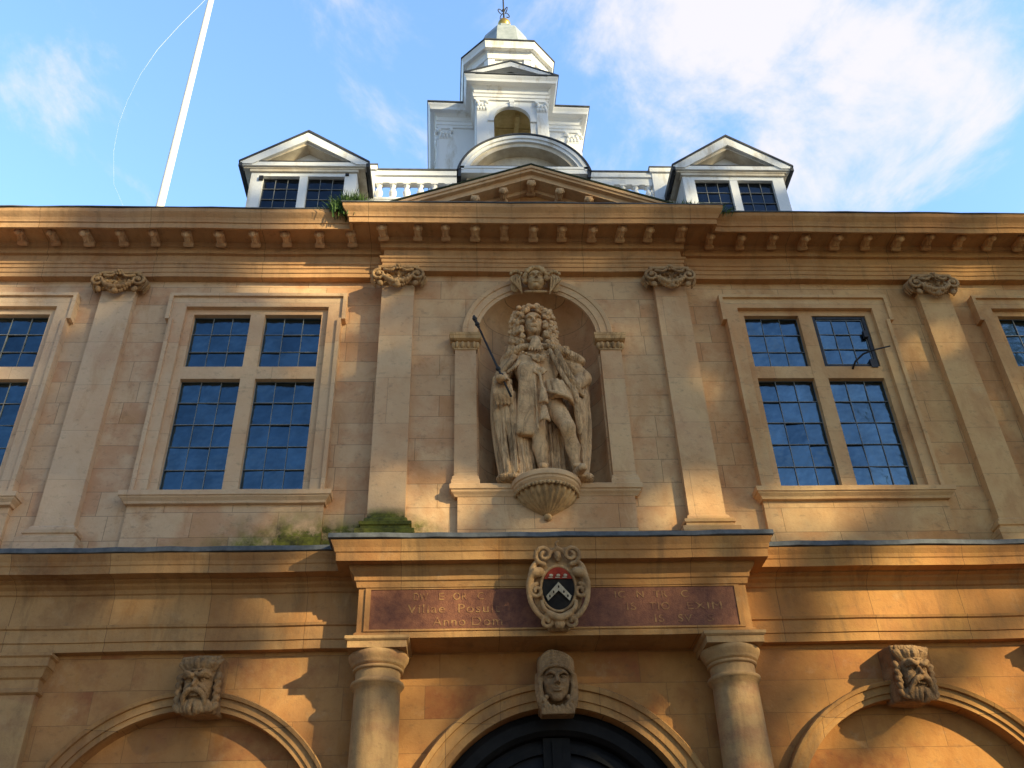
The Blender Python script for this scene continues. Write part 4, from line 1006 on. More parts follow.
# mantle: cape over the shoulders, open in front, falling to the ground behind in folds
c = clay((-0.74, -0.56, 6.53), (0.76, 0.42, 8.56))
c.path([(-0.06, -0.24, 8.33), (-0.22, -0.24, 8.30), (-0.36, -0.16, 8.24)], [0.030, 0.035, 0.05], k=0.03)
c.path([(-0.02, -0.24, 8.33), (0.18, -0.24, 8.30), (0.38, -0.16, 8.24), (0.50, -0.10, 8.20)], [0.030, 0.035, 0.05, 0.05], k=0.03)
c.ell((-0.30, -0.02, 8.22), (0.17, 0.17, 0.15), k=0.05); c.ell((0.33, 0.0, 8.22), (0.19, 0.16, 0.14), k=0.05)
c.rbox((0.0, 0.10, 7.6), (0.40, 0.05, 1.0), 0.04, k=0.03)
for g_, pts_, rr in (
    (0, [(-0.32, -0.10, 8.22), (-0.46, -0.06, 7.95), (-0.52, -0.02, 7.55), (-0.50, -0.02, 7.1), (-0.42, -0.08, 6.60)], [.09, .09, .065, .055, .06]),
    (0, [(-0.40, -0.12, 8.05), (-0.50, -0.14, 7.72), (-0.50, -0.12, 7.3), (-0.44, -0.14, 6.9), (-0.38, -0.18, 6.60)], [.05, .055, .04, .04, .05]),
    (0, [(-0.40, -0.20, 7.80), (-0.40, -0.18, 7.4), (-0.36, -0.16, 7.0), (-0.34, -0.20, 6.60)], [.05, .04, .035, .05]),
    (0, [(-0.34, -0.22, 7.65), (-0.31, -0.20, 7.3), (-0.28, -0.16, 6.95), (-0.25, -0.20, 6.60)], [.05, .035, .035, .05]),
    (0, [(-0.24, -0.16, 7.5), (-0.22, -0.14, 7.1), (-0.19, -0.18, 6.60)], [.05, .04, .045]),
    (0, [(-0.15, -0.10, 7.3), (-0.15, -0.10, 6.95), (-0.12, -0.12, 6.60)], [.04, .035, .04]),
    (0, [(0.03, -0.06, 7.5), (0.05, -0.08, 7.0), (0.04, -0.12, 6.60)], [.05, .035, .035]),
    (0, [(0.12, -0.06, 7.5), (0.13, -0.08, 7.0), (0.11, -0.14, 6.60)], [.05, .03, .035]),
    (0, [(0.20, -0.06, 7.4), (0.20, -0.06, 7.0), (0.19, -0.12, 6.60)], [.05, .035, .035]),
    (0, [(0.38, -0.08, 8.20), (0.50, 0.02, 7.9), (0.50, 0.0, 7.5), (0.47, -0.02, 7.05), (0.41, -0.06, 6.60)], [.09, .08, .06, .05, .06]),
    (0, [(0.50, -0.06, 7.78), (0.46, -0.16, 7.5), (0.44, -0.14, 7.1), (0.42, -0.10, 6.65)], [.05, .045, .04, .045]),
    (0, [(0.34, -0.20, 7.86), (0.38, -0.24, 7.55), (0.40, -0.22, 7.25), (0.42, -0.16, 7.05)], [.05, .045, .04, .03]),
    (0, [(0.20, -0.28, 8.22), (0.26, -0.28, 8.02), (0.34, -0.27, 7.84), (0.46, -0.20, 7.66)], [.035, .04, .04, .03]),
    (0, [(0.12, -0.27, 8.24), (0.19, -0.29, 8.0), (0.28, -0.30, 7.78), (0.38, -0.28, 7.55), (0.44, -0.22, 7.30)], [.025, .028, .03, .032, .02]),
    (0, [(-0.50, -0.06, 8.0), (-0.55, -0.05, 7.6), (-0.535, -0.04, 7.1), (-0.47, -0.08, 6.62)], [.022, .024, .022, .03]),
    (0, [(-0.46, -0.17, 7.6), (-0.465, -0.16, 7.2), (-0.43, -0.20, 6.65)], [.018, .02, .024]),
    (0, [(-0.43, -0.20, 7.7), (-0.44, -0.19, 7.3), (-0.40, -0.22, 6.65)], [.02, .018, .022]),
    (0, [(-0.36, -0.25, 7.7), (-0.345, -0.21, 7.3), (-0.31, -0.24, 6.65)], [.02, .018, .022]),
    (0, [(-0.27, -0.20, 7.4), (-0.25, -0.19, 7.0), (-0.22, -0.23, 6.65)], [.02, .018, .022]),
    (0, [(-0.18, -0.15, 7.2), (-0.17, -0.15, 6.95), (-0.15, -0.18, 6.65)], [.018, .018, .02]),
    (0, [(0.08, -0.12, 7.3), (0.085, -0.12, 7.0), (0.075, -0.17, 6.65)], [.02, .016, .02]),
    (0, [(0.16, -0.10, 7.25), (0.165, -0.11, 7.0), (0.15, -0.16, 6.65)], [.02, .016, .02]),
    (0, [(0.545, -0.01, 7.8), (0.55, -0.02, 7.4), (0.515, -0.03, 7.0), (0.45, -0.08, 6.65)], [.022, .022, .02, .025]),
    (0, [(0.49, -0.16, 7.7), (0.48, -0.17, 7.4), (0.46, -0.14, 7.0), (0.41, -0.13, 6.68)], [.02, .02, .02, .022]),
    (0, [(0.43, -0.20, 7.6), (0.44, -0.20, 7.3), (0.42, -0.16, 7.0)], [.02, .02, .015]),
    (0, [(-0.30, -0.13, 8.32), (-0.40, -0.13, 8.20), (-0.48, -0.12, 8.02)], [.018, .018, .015]),
    (0, [(0.30, -0.15, 8.30), (0.42, -0.12, 8.20), (0.54, -0.10, 8.05)], [.018, .02, .015]),
    (0, [(0.24, -0.31, 8.12), (0.31, -0.31, 7.93), (0.40, -0.28, 7.78)], [.014, .016, .012]),
    (0, [(-0.30, -0.22, 8.18), (-0.38, -0.24, 8.04), (-0.46, -0.22, 7.94)], [.035, .04, .03]),
    (0, [(-0.22, -0.24, 8.16), (-0.28, -0.27, 8.02), (-0.38, -0.28, 7.92)], [.025, .028, .02])):
    c.path(pts_, rr, k=0.005)
c.rbox((0.02, -0.02, 6.575), (0.42, 0.26, 0.025), 0.02, k=0.02)
c.ell((0.44, -0.16, 6.59), (0.08, 0.10, 0.05), k=0.02); c.ell((-0.44, -0.16, 6.59), (0.10, 0.10, 0.05), k=0.02)
c.build('mantle', M['drapery'], st)

# long coat panel hanging in front of the right leg, with the smooth breast above
c = clay((-0.40, -0.46, 7.0), (0.12, -0.02, 8.35))
c.ell((-0.13, -0.17, 8.03), (0.17, 0.13, 0.24), k=0.03)
c.rbox((-0.175, -0.25, 7.55), (0.105, 0.055, 0.46), 0.035, (0.06, 0.06, 0.1), k=0.08)
for i in range(2): c.path([(-0.085+0.0*i, -0.31, 7.95), (-0.075, -0.315, 7.55), (-0.07, -0.33, 7.12)], 0.012, k=0.01)
c.build('coat_panel', M['statue'], st)

# trunk hose: rolled puffs round the thigh
c = clay((-0.12, -0.50, 7.3), (0.42, 0.1, 8.0))
for i in range(7):
    t = i/6; c.cap((0.02+0.30*t, -0.22-0.10*math.sin(t*PI), 7.80-0.06*t), (0.06+0.30*t, -0.24-0.12*math.sin(t*PI), 7.58-0.07*t), 0.028, 0.036, k=0.002)
c.path([(0.03, -0.33, 7.62), (0.14, -0.40, 7.55), (0.28, -0.38, 7.50), (0.34, -0.24, 7.50)], 0.022, k=0.006)
c.build('trunk_hose', M['statue'], st)

# chain, bows and tassels
c = clay((-0.30, -0.50, 7.1), (0.35, -0.12, 8.4))
for (bx, by, bz) in ((-0.02, -0.31, 8.10), (-0.02, -0.33, 7.90)):
    for a_ in range(7):
        c.ell((bx+0.06*math.cos(a_*0.9), by, bz+0.035*math.sin(a_*0.9)), (0.032, 0.022, 0.02), (0, a_*0.9, 0), k=0.004)
    c.ell((bx, by-0.02, bz), 0.024)
for i in range(11):
    t = i/10; c.ell((-0.20+0.36*t, -0.26-0.05*math.sin(t*PI), 8.22-0.10*math.sin(t*PI)), (0.020, 0.018, 0.018), k=0.002)
c.path([(-0.02, -0.34, 7.85), (-0.01, -0.37, 7.70), (0.0, -0.38, 7.6)], 0.016)
for (z0, w_) in ((7.60, 0.040), (7.36, 0.050)):
    c.ell((0.0, -0.385, z0), (0.035, 0.035, 0.03), k=0.01)
    for i in range(6):
        a_ = i*PI/5-PI; c.path([(0.02*math.cos(a_), -0.385+0.02*math.sin(a_), z0), (0.0+w_*math.cos(a_), -0.385+w_*0.8*math.sin(a_), z0-0.17)], [0.014, 0.017], k=0.004)
c.build('bow_and_tassel', M['statue'], st)
# bunched sleeve lace at the lowered hand
c = clay((-0.66, -0.50, 7.4), (-0.26, -0.02, 8.0)); rg = random.Random(5)
for i in range(16):
    a_ = i*0.9; c.ell((-0.45+0.085*math.cos(a_), -0.24+0.07*math.sin(a_), 7.80+rg.uniform(-.05, .05)), (0.035, 0.035, 0.04), k=0.006)
for i in range(5): c.path([(-0.52+0.04*i, -0.27, 7.74), (-0.53+0.045*i, -0.29, 7.62), (-0.50+0.04*i, -0.24, 7.50)], [0.022, 0.026, 0.014], k=0.006)
c.build('sleeve_lace', M['statue'], st)
sm = MB(); A, B_ = Vector((-0.755, -0.26, 8.72)), Vector((-0.36, -0.40, 7.50)); dv = (B_-A)
sm.tube([A+dv*t for t in (0, 0.5, 1)], [0.012, 0.013, 0.013], 10)
for t, r_ in ((0.0, 0.030), (0.035, 0.022), (0.075, 0.030), (0.11, 0.020), (0.66, 0.03), (0.74, 0.03)): sm.ball(A+dv*t, r_, 6)
sm.ball(A-dv*0.02, (0.018, 0.018, 0.035), 6)
o = sm.build('sceptre', M['iron'], st); o.location = -st.location; 

# ================================================================== COAT OF ARMS
ca = empty('coat_of_arms', (0.02, -0.36, 4.85)); tag(ca, 'painted stone cartouche with red, black and white shield over the doorway', 'coat of arms')
c = Clay((-0.36, -0.62, 4.76), (0.40, -0.28, 5.74), 0.0080)
cx, cz = 0.02, 5.235
c.ell((cx, -0.40, cz-0.02), (0.25, 0.055, 0.34), k=0.01)
c.rbox((cx, -0.36, 5.50), (0.17, 0.05, 0.14), 0.03, k=0.03); c.rbox((cx, -0.37, 4.92), (0.11, 0.05, 0.10), 0.03, k=0.03)
c.path([(cx+0.175*math.cos(a_*PI/12), -0.455, cz-0.01+0.22*math.sin(a_*PI/12)) for a_ in range(25)], 0.016, k=0.003, sub=1)
for g_ in (-1, 1):
    c.spiral((cx+g_*0.135, -0.47, 5.555), 0.095, 0.022, 1.4, 0.024, -PI/2, g_, k=0.001)
    c.path([(cx+g_*0.20, -0.43, 5.50), (cx+g_*0.25, -0.46, 5.42), (cx+g_*0.27, -0.46, 5.30)], [0.02, 0.03, 0.03])
    c.ell((cx+g_*0.21, -0.47, 5.38), (0.075, 0.055, 0.05), (0, g_*0.4, 0), k=0.012)
    c.path([(cx+g_*0.235, -0.50, 5.40), (cx+g_*0.29, -0.47, 5.28), (cx+g_*0.275, -0.47, 5.10), (cx+g_*0.20, -0.47, 4.98), (cx+g_*0.12, -0.47, 4.92)], [0.022, 0.028, 0.024, 0.026, 0.024], k=0.008)
    c.spiral((cx+g_*0.215, -0.47, 5.20), 0.070, 0.018, 1.3, 0.022, PI/2, -g_, k=0.001)
    c.spiral((cx+g_*0.125, -0.47, 4.91), 0.070, 0.018, 1.3, 0.022, PI/2, g_, k=0.001)
    c.path([(cx+g_*0.17, -0.48, 5.10), (cx+g_*0.15, -0.50, 5.03), (cx+g_*0.10, -0.49, 4.99)], [0.016, 0.022, 0.018], k=0.006)
    for j in range(4): c.ell((cx+g_*(0.24+0.012*j), -0.47, 5.46-0.03*j), (0.03, 0.02, 0.015), (0, g_*0.6, 0), k=0.003)
c.path([(cx-0.10, -0.49, 4.98), (cx, -0.52, 4.94), (cx+0.10, -0.49, 4.98)], 0.03, k=0.02)
c.ell((cx, -0.49, 4.885), (0.05, 0.04, 0.055), k=0.01)
face(c, cx, -0.46, 5.54, 0.11, k=0.008)
for j in range(7): c.ell((cx-0.06+0.02*j, -0.47, 5.615-0.004*(j-3)**2), (0.016, 0.02, 0.025), k=0.003)
c.path([(cx, -0.46, 5.62), (cx-0.012, -0.47, 5.67), (cx+0.02, -0.47, 5.69)], [0.018, 0.012, 0.008], k=0.004)
c.build('scrolled_cartouche', M['carved_dark'], ca); ca.rotation_euler = (0.27, 0, 0); ca.scale = (0.97, 0.97, 0.97)
# shield field with its charges, slightly domed
def oval(rx, rz, a0=0, a1=2*PI, n=40): return [(cx+rx*math.cos(a0+(a1-a0)*i/n), cz-0.01+rz*math.sin(a0+(a1-a0)*i/n)) for i in range(n+(0 if a1-a0 > 6.2 else 1))]
f = MB(); f.poly(oval(0.155, 0.205), -0.462, -0.40, 0)
f.build('shield_field', M['sable'], ca).location = -ca.location
f = MB(); tt = math.asin(0.45)
f.poly(oval(0.156, 0.206, tt, PI-tt), -0.470, -0.42); f.build('red_chief', M['red'], ca).location = -ca.location
f = MB()
z_ = lambda u: cz+u
f.poly([(cx, z_(0.05)), (cx+0.125, z_(-0.085)), (cx+0.105, z_(-0.13)), (cx, z_(-0.03)), (cx-0.105, z_(-0.13)), (cx-0.125, z_(-0.085))], -0.490, -0.47)
f.build('white_chevron', M['argent'], ca).location = -ca.location
f = MB()
for i in range(3): f.ball((cx-0.07+0.07*i, -0.488, cz+0.115), (0.020, 0.006, 0.014), 6, 0); f.box(cx-0.10+0.07*i, cx-0.055+0.07*i, -0.492, -0.486, cz+0.090, cz+0.098, 0)
f.build('white_charge', M['argent'], ca).location = -ca.location
f = MB()
for (u, v_) in ((0, 0.005), (-0.05, -0.045), (0.05, -0.045), (-0.088, -0.085), (0.088, -0.085)): f.ball((cx+u, -0.491, cz+v_), (0.008, 0.005, 0.014), 5)
f.build('black_spot', M['sable'], ca).location = -ca.location

# ================================================================== ROOF LEVEL
# stone pediment over the centre
pm = MB(); sl_ = 0.40; ap = 11.12; ex = 2.12
def rake(dz0, dz1, y0, y1, mi=0, e=ex):
    pm.poly([(-e, ap-sl_*e+dz0), (0, ap+dz0), (e, ap-sl_*e+dz0), (e, ap-sl_*e+dz1), (0, ap+dz1), (-e, ap-sl_*e+dz1)], y0, y1, mi)
rake(0.0, -0.045, -0.52, 0.9); rake(-0.045, -0.085, -0.50, 0.9); rake(-0.085, -0.165, -0.44, 0.9)

rake(-0.165, -0.22, -0.26, 0.9, e=1.9)
ped = pm.build('stone_pediment', M['dressed'], H)
pm = MB(); pm.poly([(-ex-0.02, ap-sl_*ex+0.004), (0, ap+0.004), (ex+0.02, ap-sl_*ex+0.004), (ex+0.02, ap-sl_*ex+0.03), (0, ap+0.03), (-ex-0.02, ap-sl_*ex+0.03)], -0.527, 0.9)
pm.build('mossy_coping', M['moss'], ped)
pm = MB(); pm.poly([(-1.75, 10.30), (1.75, 10.30), (0, ap-0.14)], -0.20, 0.0); pm.build('tympanum', M['lower_wall'], ped)
for i, x in enumerate((-0.74, -0.37, 0, 0.37, 0.74)):
    o = md.copy(); col.objects.link(o); o.parent = ped; o.location = (x, -0.20, ap-sl_*abs(x)-0.165-0.02); o.rotation_euler = (0, math.copysign(0.0, x), 0)

# hipped slate roof and flat
rf = MB()
x1_, y0_, y1_ = HW-0.1, 0.15, 9.4; zt = 12.0; ins = 2.3
rf.add([(-x1_, y0_, 10.32), (x1_, y0_, 10.32), (x1_, y1_, 10.32), (-x1_, y1_, 10.32), (-x1_+ins, 1.45, zt), (x1_-ins, 1.45, zt), (x1_-ins, 7.3, zt), (-x1_+ins, 7.3, zt)],
       [(0, 1, 5, 4), (1, 2, 6, 5), (2, 3, 7, 6), (3, 0, 4, 7), (4, 5, 6, 7), (0, 3, 2, 1)])
rf.build('slate_roof', M['slate'], H)

# balustrade round the flat
yb = 1.25; bals = []
for (a_, b2, px_) in ((-2.46, -0.9, -2.42), (0.9, 2.46, 2.22)):
    bm_ = MB()
    bm_.box(a_, b2, yb-0.06, yb+0.06, 12.05, 12.25); bm_.box(a_, b2, yb-0.07, yb+0.07, 12.24, 12.28)
    bm_.box(px_-0.15, px_+0.15, yb-0.10, yb+0.10, 12.0, 12.84); bm_.box(px_-0.18, px_+0.18, yb-0.13, yb+0.13, 12.84, 12.93)
    bm_.box(a_, b2, yb-0.055, yb+0.055, 12.62, 12.76); bm_.box(a_, b2, yb-0.085, yb+0.085, 12.76, 12.86)
    bal = bm_.build('balustrade', M['paint'], H); bals.append(bal)
    cp_ = MB(); cp_.box(*((-2.27, -0.9) if px_ < 0 else (0.9, 2.04)), yb-0.10, yb+0.10, 12.862, 12.89); cp_.box(px_-0.19, px_+0.19, yb-0.14, yb+0.14, 12.932, 12.955)
    cp_.build('lead_coping', M['lead'], bal)
b0 = MB(); b0.lathe([(0.035, 12.28), (0.05, 12.30), (0.05, 12.33), (0.03, 12.345), (0.058, 12.40), (0.062, 12.44), (0.045, 12.50), (0.026, 12.56), (0.045, 12.585), (0.05, 12.62)], n=14)
b0.box(-0.055, 0.055, -0.055, 0.055, 12.28, 12.305); b0.box(-0.055, 0.055, -0.055, 0.055, 12.60, 12.62)
bo = None
for x in [-2.2+0.213*i for i in range(7)] + [1.0+0.2*i for i in range(6)]:
    if bo is None: bo = b0.build('baluster', M['paint'], bals[0], (x, yb, 0)); o = bo
    else: o = bo.copy(); col.objects.link(o); o.parent = bals[int(x > 0)]; o.location = (x, yb, 0)

# ---- dormers
def dormer(x, half=0.90):
    y0 = 0.52; yf = 0.61; ze, za = 12.32, 12.96
    m = MB(); hw = 0.765
    # cheeks and front frame of posts
    m.box(-hw, -hw+0.175, yf, yf+0.12, 11.2, 12.10); m.box(hw-0.175, hw, yf, yf+0.12, 11.2, 12.10)
    m.box(-0.06, 0.055, yf+0.003, yf+0.11, 11.2, 12.10)
    m.box(-hw, hw, yf, yf+0.12, 12.10, 12.17)
    m.box(-hw, -hw+0.05, yf+0.12, 3.2, 11.2, 12.17); m.box(hw-0.05, hw, yf+0.12, 3.2, 11.2, 12.17)
    o = m.build('dormer', M['paint'], H, (x, 0, 0))
    c_ = MB(); c_.box(-hw-0.02, hw+0.02, yf-0.03, yf+0.1, 12.172, 12.22); c_.box(-half+0.05, half-0.05, y0+0.05, 3.2, 12.222, 12.25)
    c_.build('dormer_soffit', M['soffit_paint'], o)
    p = MB(); hh = half-0.03; sl2 = (za-ze)/half
    p.box(-hh, hh, y0+0.02, y0+0.14, 12.252, 12.33)
    p.poly([(-half, ze), (0, za), (half, ze), (half, ze-0.05), (hh-0.14, ze-0.05), (0, za-0.175), (-hh+0.14, ze-0.05), (-half, ze-0.05)], y0, y0+0.10)
    c3 = MB(); c3.poly([(-hh+0.14, ze-0.03), (0, za-0.175), (hh-0.14, ze-0.03), (hh-0.20, ze-0.03), (0, za-0.22), (-hh+0.20, ze-0.03)], y0+0.05, y0+0.30)
    c3.build('pediment_soffit', M['soffit_paint'], o)
    p.poly([(-hh+0.1, ze-0.03), (hh-0.1, ze-0.03), (0, za-0.15)], y0+0.24, y0+0.27)
    p.build('dormer_pediment', M['paint'], o)
    s = MB(); s.box(-half+0.1, half-0.1, y0+0.012, y0+0.18, 12.332, 12.345); t_ = 0.03
    s.poly([(-half-0.02, ze-0.03), (0, za+0.005), (half+0.02, ze-0.03), (half+0.02, ze+0.005), (0, za+0.045), (-half-0.02, ze+0.005)], y0-0.015, 3.6)
    s.poly([(-half-0.02, ze-0.03), (-half+0.03, ze-0.03), (-half+0.03, ze-0.10), (-half-0.02, ze-0.10)], y0+0.0, 3.4); s.poly([(half+0.02, ze-0.03), (half-0.03, ze-0.03), (half-0.03, ze-0.10), (half+0.02, ze-0.10)], y0+0.0, 3.4)
    s.build('dormer_roof', M['slate'], o)
    for k, (a_, b2) in enumerate(((-hw+0.175, -0.06), (0.055, hw-0.175))):
        q, ms = light(a_, b2, 11.25, 12.10, 3, 4, yf+0.07, 70+k+int(x), 'glass_dark', 0.004); q.build('dormer_window', ms, o)
    return o
d1 = dormer(-3.22, 0.93); d2 = dormer(3.13, 0.90)
d1['label'] = 'left white roof dormer beside the flagpole'; d2['label'] = 'right white roof dormer'
for bb in ((-0.64, -0.58, 0.58, 0.608, 12.0, 12.08), (0.60, 0.65, 0.58, 0.608, 12.11, 12.14)): hg = MB(); hg.box(*bb); hg.build('hinge', M['iron'], d1)

# central dormer with a segmental pediment
y0 = 0.50
m = MB(); m.box(-0.80, 0.80, 0.75, 3.0, 11.0, 12.03); sd_ = m.build('arched_dormer', M['paint'], H)
Rr = 0.985; zc_ = 12.93-Rr
# segment: half width .93 at z 12.16
a0 = math.asin((12.17-zc_)/Rr)
m = MB()
def segp(r_out, r_in, ya, yb2): yb2 = y0+0.27; m.arc_sweep(0, zc_, [(r_in, yb2), (r_in, ya), (r_out, ya), (r_out, yb2)], a0, PI-a0, 40)
segp(Rr, Rr-0.06, y0, y0+0.14); segp(Rr-0.06, Rr-0.115, y0+0.025, y0+0.14)
m.box(-0.93, 0.93, y0+0.01, y0+0.14, 12.10, 12.19); m.box(-0.96, 0.96, y0, y0+0.13, 12.19, 12.235)
m.build('arched_pediment', M['paint'], sd_)
m = MB(); nn_ = 30
segp(Rr-0.115, Rr-0.19, y0+0.06, y0+0.14)
m.poly([(0.80*math.cos(a0+(PI-2*a0)*i/nn_), zc_+0.80*math.sin(a0+(PI-2*a0)*i/nn_)+0.01) for i in range(nn_+1)], y0+0.26, y0+0.30)
m.box(-0.85, 0.85, 0.62, 0.80, 11.98, 12.098)
m.build('tympanum', M['soffit_paint'], sd_)
m = MB(); m.arc_sweep(0, zc_, [(Rr+0.002, 3.4), (Rr+0.002, y0-0.015), (Rr+0.03, y0-0.015), (Rr+0.03, 3.4)], a0-0.03, PI-a0+0.03, 40)
m.box(-0.80, 0.80, y0+0.005, y0+0.15, 12.236, 12.25)
for sg in (-1, 1): m.box(min(sg*0.93, sg*0.975), max(sg*0.93, sg*0.975), y0, 3.2, 12.02, 12.185)
m.build('dormer_roof', M['slate'], sd_)

# ---- cupola
CY = 3.75
def sq(h_): return [(-h_, CY-h_), (h_, CY-h_), (h_, CY+h_), (-h_, CY+h_)]
def rot4(fn):        # run fn for each side with a plan transform
    for q in range(4): fn(q)
def rotv(m, q, b0_=0):
    ca_, sa_ = [(1, 0), (0, 1), (-1, 0), (0, -1)][q]
    m.v[b0_:] = [((x)*ca_-(y-CY)*sa_, CY+(x)*sa_+(y-CY)*ca_, z) for x, y, z in m.v[b0_:]]
cu = MB(); cs_ = 1.33
for sx in (-1, 1):
    for sy in (-1, 1):
        a_, b2 = sorted((sx*0.60, sx*cs_)); c2, d2_ = sorted((CY+sy*0.60, CY+sy*cs_)); cu.box(a_, b2, c2, d2_, 12.0, 15.42)
PY = 1.98     # portico projection from the axis
for q in (0, 2):
    b0_ = len(cu.v); yw = CY-PY
    ar = [(0.33*math.cos(PI-PI*i/20), 14.93+0.33*math.sin(PI*i/20)) for i in range(21)]
    cu.poly([(-0.66, 12.0), (-0.33, 12.0)] + ar + [(0.33, 12.0), (0.66, 12.0), (0.66, 15.42), (-0.66, 15.42)], yw, yw+0.05)
    cu.box(-0.66, -0.56, yw+0.05, CY-cs_, 12.0, 15.42); cu.box(0.56, 0.66, yw+0.05, CY-cs_, 12.0, 15.42)
    rotv(cu, q, b0_)
for q in (1, 3):
    b0_ = len(cu.v); yw = CY-cs_+0.02
    cu.poly([(-0.61, 12.0), (-0.36, 12.0)] + [(0.36*math.cos(PI-PI*i/20), 14.6+0.36*math.sin(PI*i/20)) for i in range(21)] + [(0.36, 12.0), (0.61, 12.0), (0.61, 15.42), (-0.61, 15.42)], yw, yw+0.12)
    rotv(cu, q, b0_)
cup = cu.build('cupola', M['paint'], H); cup.scale = (0.965, 1, 1); cup.rotation_euler = (0, 0, 0.028); cup.location = (CY*math.sin(0.028)-0.11, 0, -0.085)
# cream boarded ceiling inside
m = MB()
for i in range(9):
    yy_ = CY-1.85+0.412*i; w_ = 1.2 if abs(yy_+0.2-CY) < 0.5 else 0.57
    m.box(-w_, w_, yy_, yy_+0.405, 15.35-0.012*(i % 2), 15.40)
m.box(-0.56, 0.56, CY-1.06, CY-0.94, 15.2, 15.36); m.box(0.08, 0.16, CY-1.8, CY-0.06, 15.22, 15.36)
m.box(-0.56, 0.56, CY+0.02, CY+0.10, 12.1, 15.36)
m.build('boarded_ceiling', M['cream'], cup)
# entablature following the cross plan
pl = []
for q in range(4):
    ca_, sa_ = [(1, 0), (0, 1), (-1, 0), (0, -1)][q]
    for (x, y) in (((-cs_, -cs_), (-0.66, -cs_), (-0.66, -PY), (0.66, -PY), (0.66, -cs_)) if q in (0, 2) else ((-cs_, -cs_),)): pl.append((x*ca_-y*sa_, CY+x*sa_+y*ca_))
PE = [(-0.1, 15.40), (0.03, 15.40), (0.03, 15.46), (0.045, 15.465), (0.045, 15.54), (0.065, 15.56), (0.03, 15.575), (0.03, 15.70), (0.06, 15.73), (0.085, 15.75), (0.17, 15.755), (0.175, 15.82), (0.20, 15.87), (0.21, 15.90), (-0.1, 15.92)]
PE = [(a_, 15.42+(b2-15.40)*0.92) for a_, b2 in PE]
m = MB(); m.sweep(pl, PE, closed=True); m.build('cupola_cornice', M['paint'], cup)
m = MB(); m.sweep(pl, [(-0.1, 15.902), (0.215, 15.892), (0.225, 15.897), (0.225, 15.925), (-0.3, 15.99)], closed=True); m.polyz(sq(1.2), 15.93, 16.0)
m.build('lead_capping', M['lead'], cup)
# pilasters and capitals of the cupola
def cap_(mm, x, y, w_):
    mm.box(x-w_-0.03, x+w_+0.03, y-0.045, y+0.05, 15.36, 15.415)
    mm.box(x-w_+0.01, x+w_-0.01, y-0.02, y+0.05, 15.10, 15.37)
    for sg in (-1, 1): mm.ball((x+sg*w_, y-0.04, 15.31), (0.045, 0.035, 0.045), 5)
    for i in range(3): mm.ball((x-w_*0.7+w_*0.7*i, y-0.035, 15.24), (0.032, 0.03, 0.05), 5)
    for i in range(4): mm.ball((x-w_*0.9+w_*0.6*i, y-0.03, 15.16), (0.030, 0.03, 0.05), 5)
    mm.box(x-w_-0.01, x+w_+0.01, y-0.03, y+0.05, 15.10, 15.125)
for q in range(4):
    for sg in (-1, 1):
        for (x_, y_, w_) in (((sg*0.545, CY-PY, 0.095), (sg*1.20, CY-cs_, 0.12)) if q in (0, 2) else ((sg*1.20, CY-cs_, 0.12), (sg*0.52, CY-cs_, 0.095))):
            m = MB(); m.box(x_-w_, x_+w_, y_-0.03, y_+0.02, 12.1, 15.10); rotv(m, q); m.build('cupola_pilaster', M['paint'], cup)
            m = MB(); cap_(m, x_, y_-0.01, w_-0.01); rotv(m, q); m.build('cupola_capital', M['paint'], cup)
        m = MB(); m.box(min(sg*0.66, sg*1.1), max(sg*0.66, sg*1.1), CY-cs_-0.015, CY-cs_+0.01, 14.05, 15.25); rotv(m, q); m.build('cupola_panel', M['paint'], cup)
for q in (0, 2):
    m = MB(); yw = CY-PY
    m.arc_sweep(0, 14.93, [(0.335, yw+0.02), (0.335, yw-0.02), (0.41, yw-0.02), (0.41, yw+0.02)], 0, PI, 24)
    m.box(-0.035, 0.035, yw-0.05, yw+0.02, 15.22, 15.40); m.box(-0.045, 0.045, yw-0.055, yw+0.02, 15.34, 15.395)
    for sg in (-1, 1): m.box(min(sg*0.33, sg*0.44), max(sg*0.33, sg*0.44), yw-0.03, yw+0.02, 14.86, 14.93)
    rotv(m, q); m.build('cupola_arch', M['paint'], cup)
for q in (0, 2):
    m = MB(); m3 = MB(); b0_ = b2_ = 0; yo_ = CY-PY-0.21; zb, za_ = 15.90, 16.27; hw_ = 0.87
    m.poly([(-hw_, zb), (0, za_), (hw_, zb), (hw_, zb-0.02), (hw_-0.17, zb-0.02), (0, za_-0.13), (-hw_+0.17, zb-0.02), (-hw_, zb-0.02)], yo_, yo_+0.12)
    m.poly([(-hw_+0.14, zb-0.02), (hw_-0.14, zb-0.02), (0, za_-0.11)], yo_+0.18, yo_+0.9)
    m3.poly([(-hw_-0.015, zb), (0, za_+0.005), (hw_+0.015, zb), (hw_+0.015, zb+0.03), (0, za_+0.04), (-hw_-0.015, zb+0.03)], yo_-0.012, yo_+1.3)
    m3.box(-hw_+0.16, hw_-0.16, yo_+0.015, yo_+0.2, zb-0.018, zb-0.004)
    rotv(m, q, b0_); rotv(m3, q, b2_)
    m.build('cupola_pediment', M['paint'], cup); m3.build('pediment_lead', M['lead'], cup)
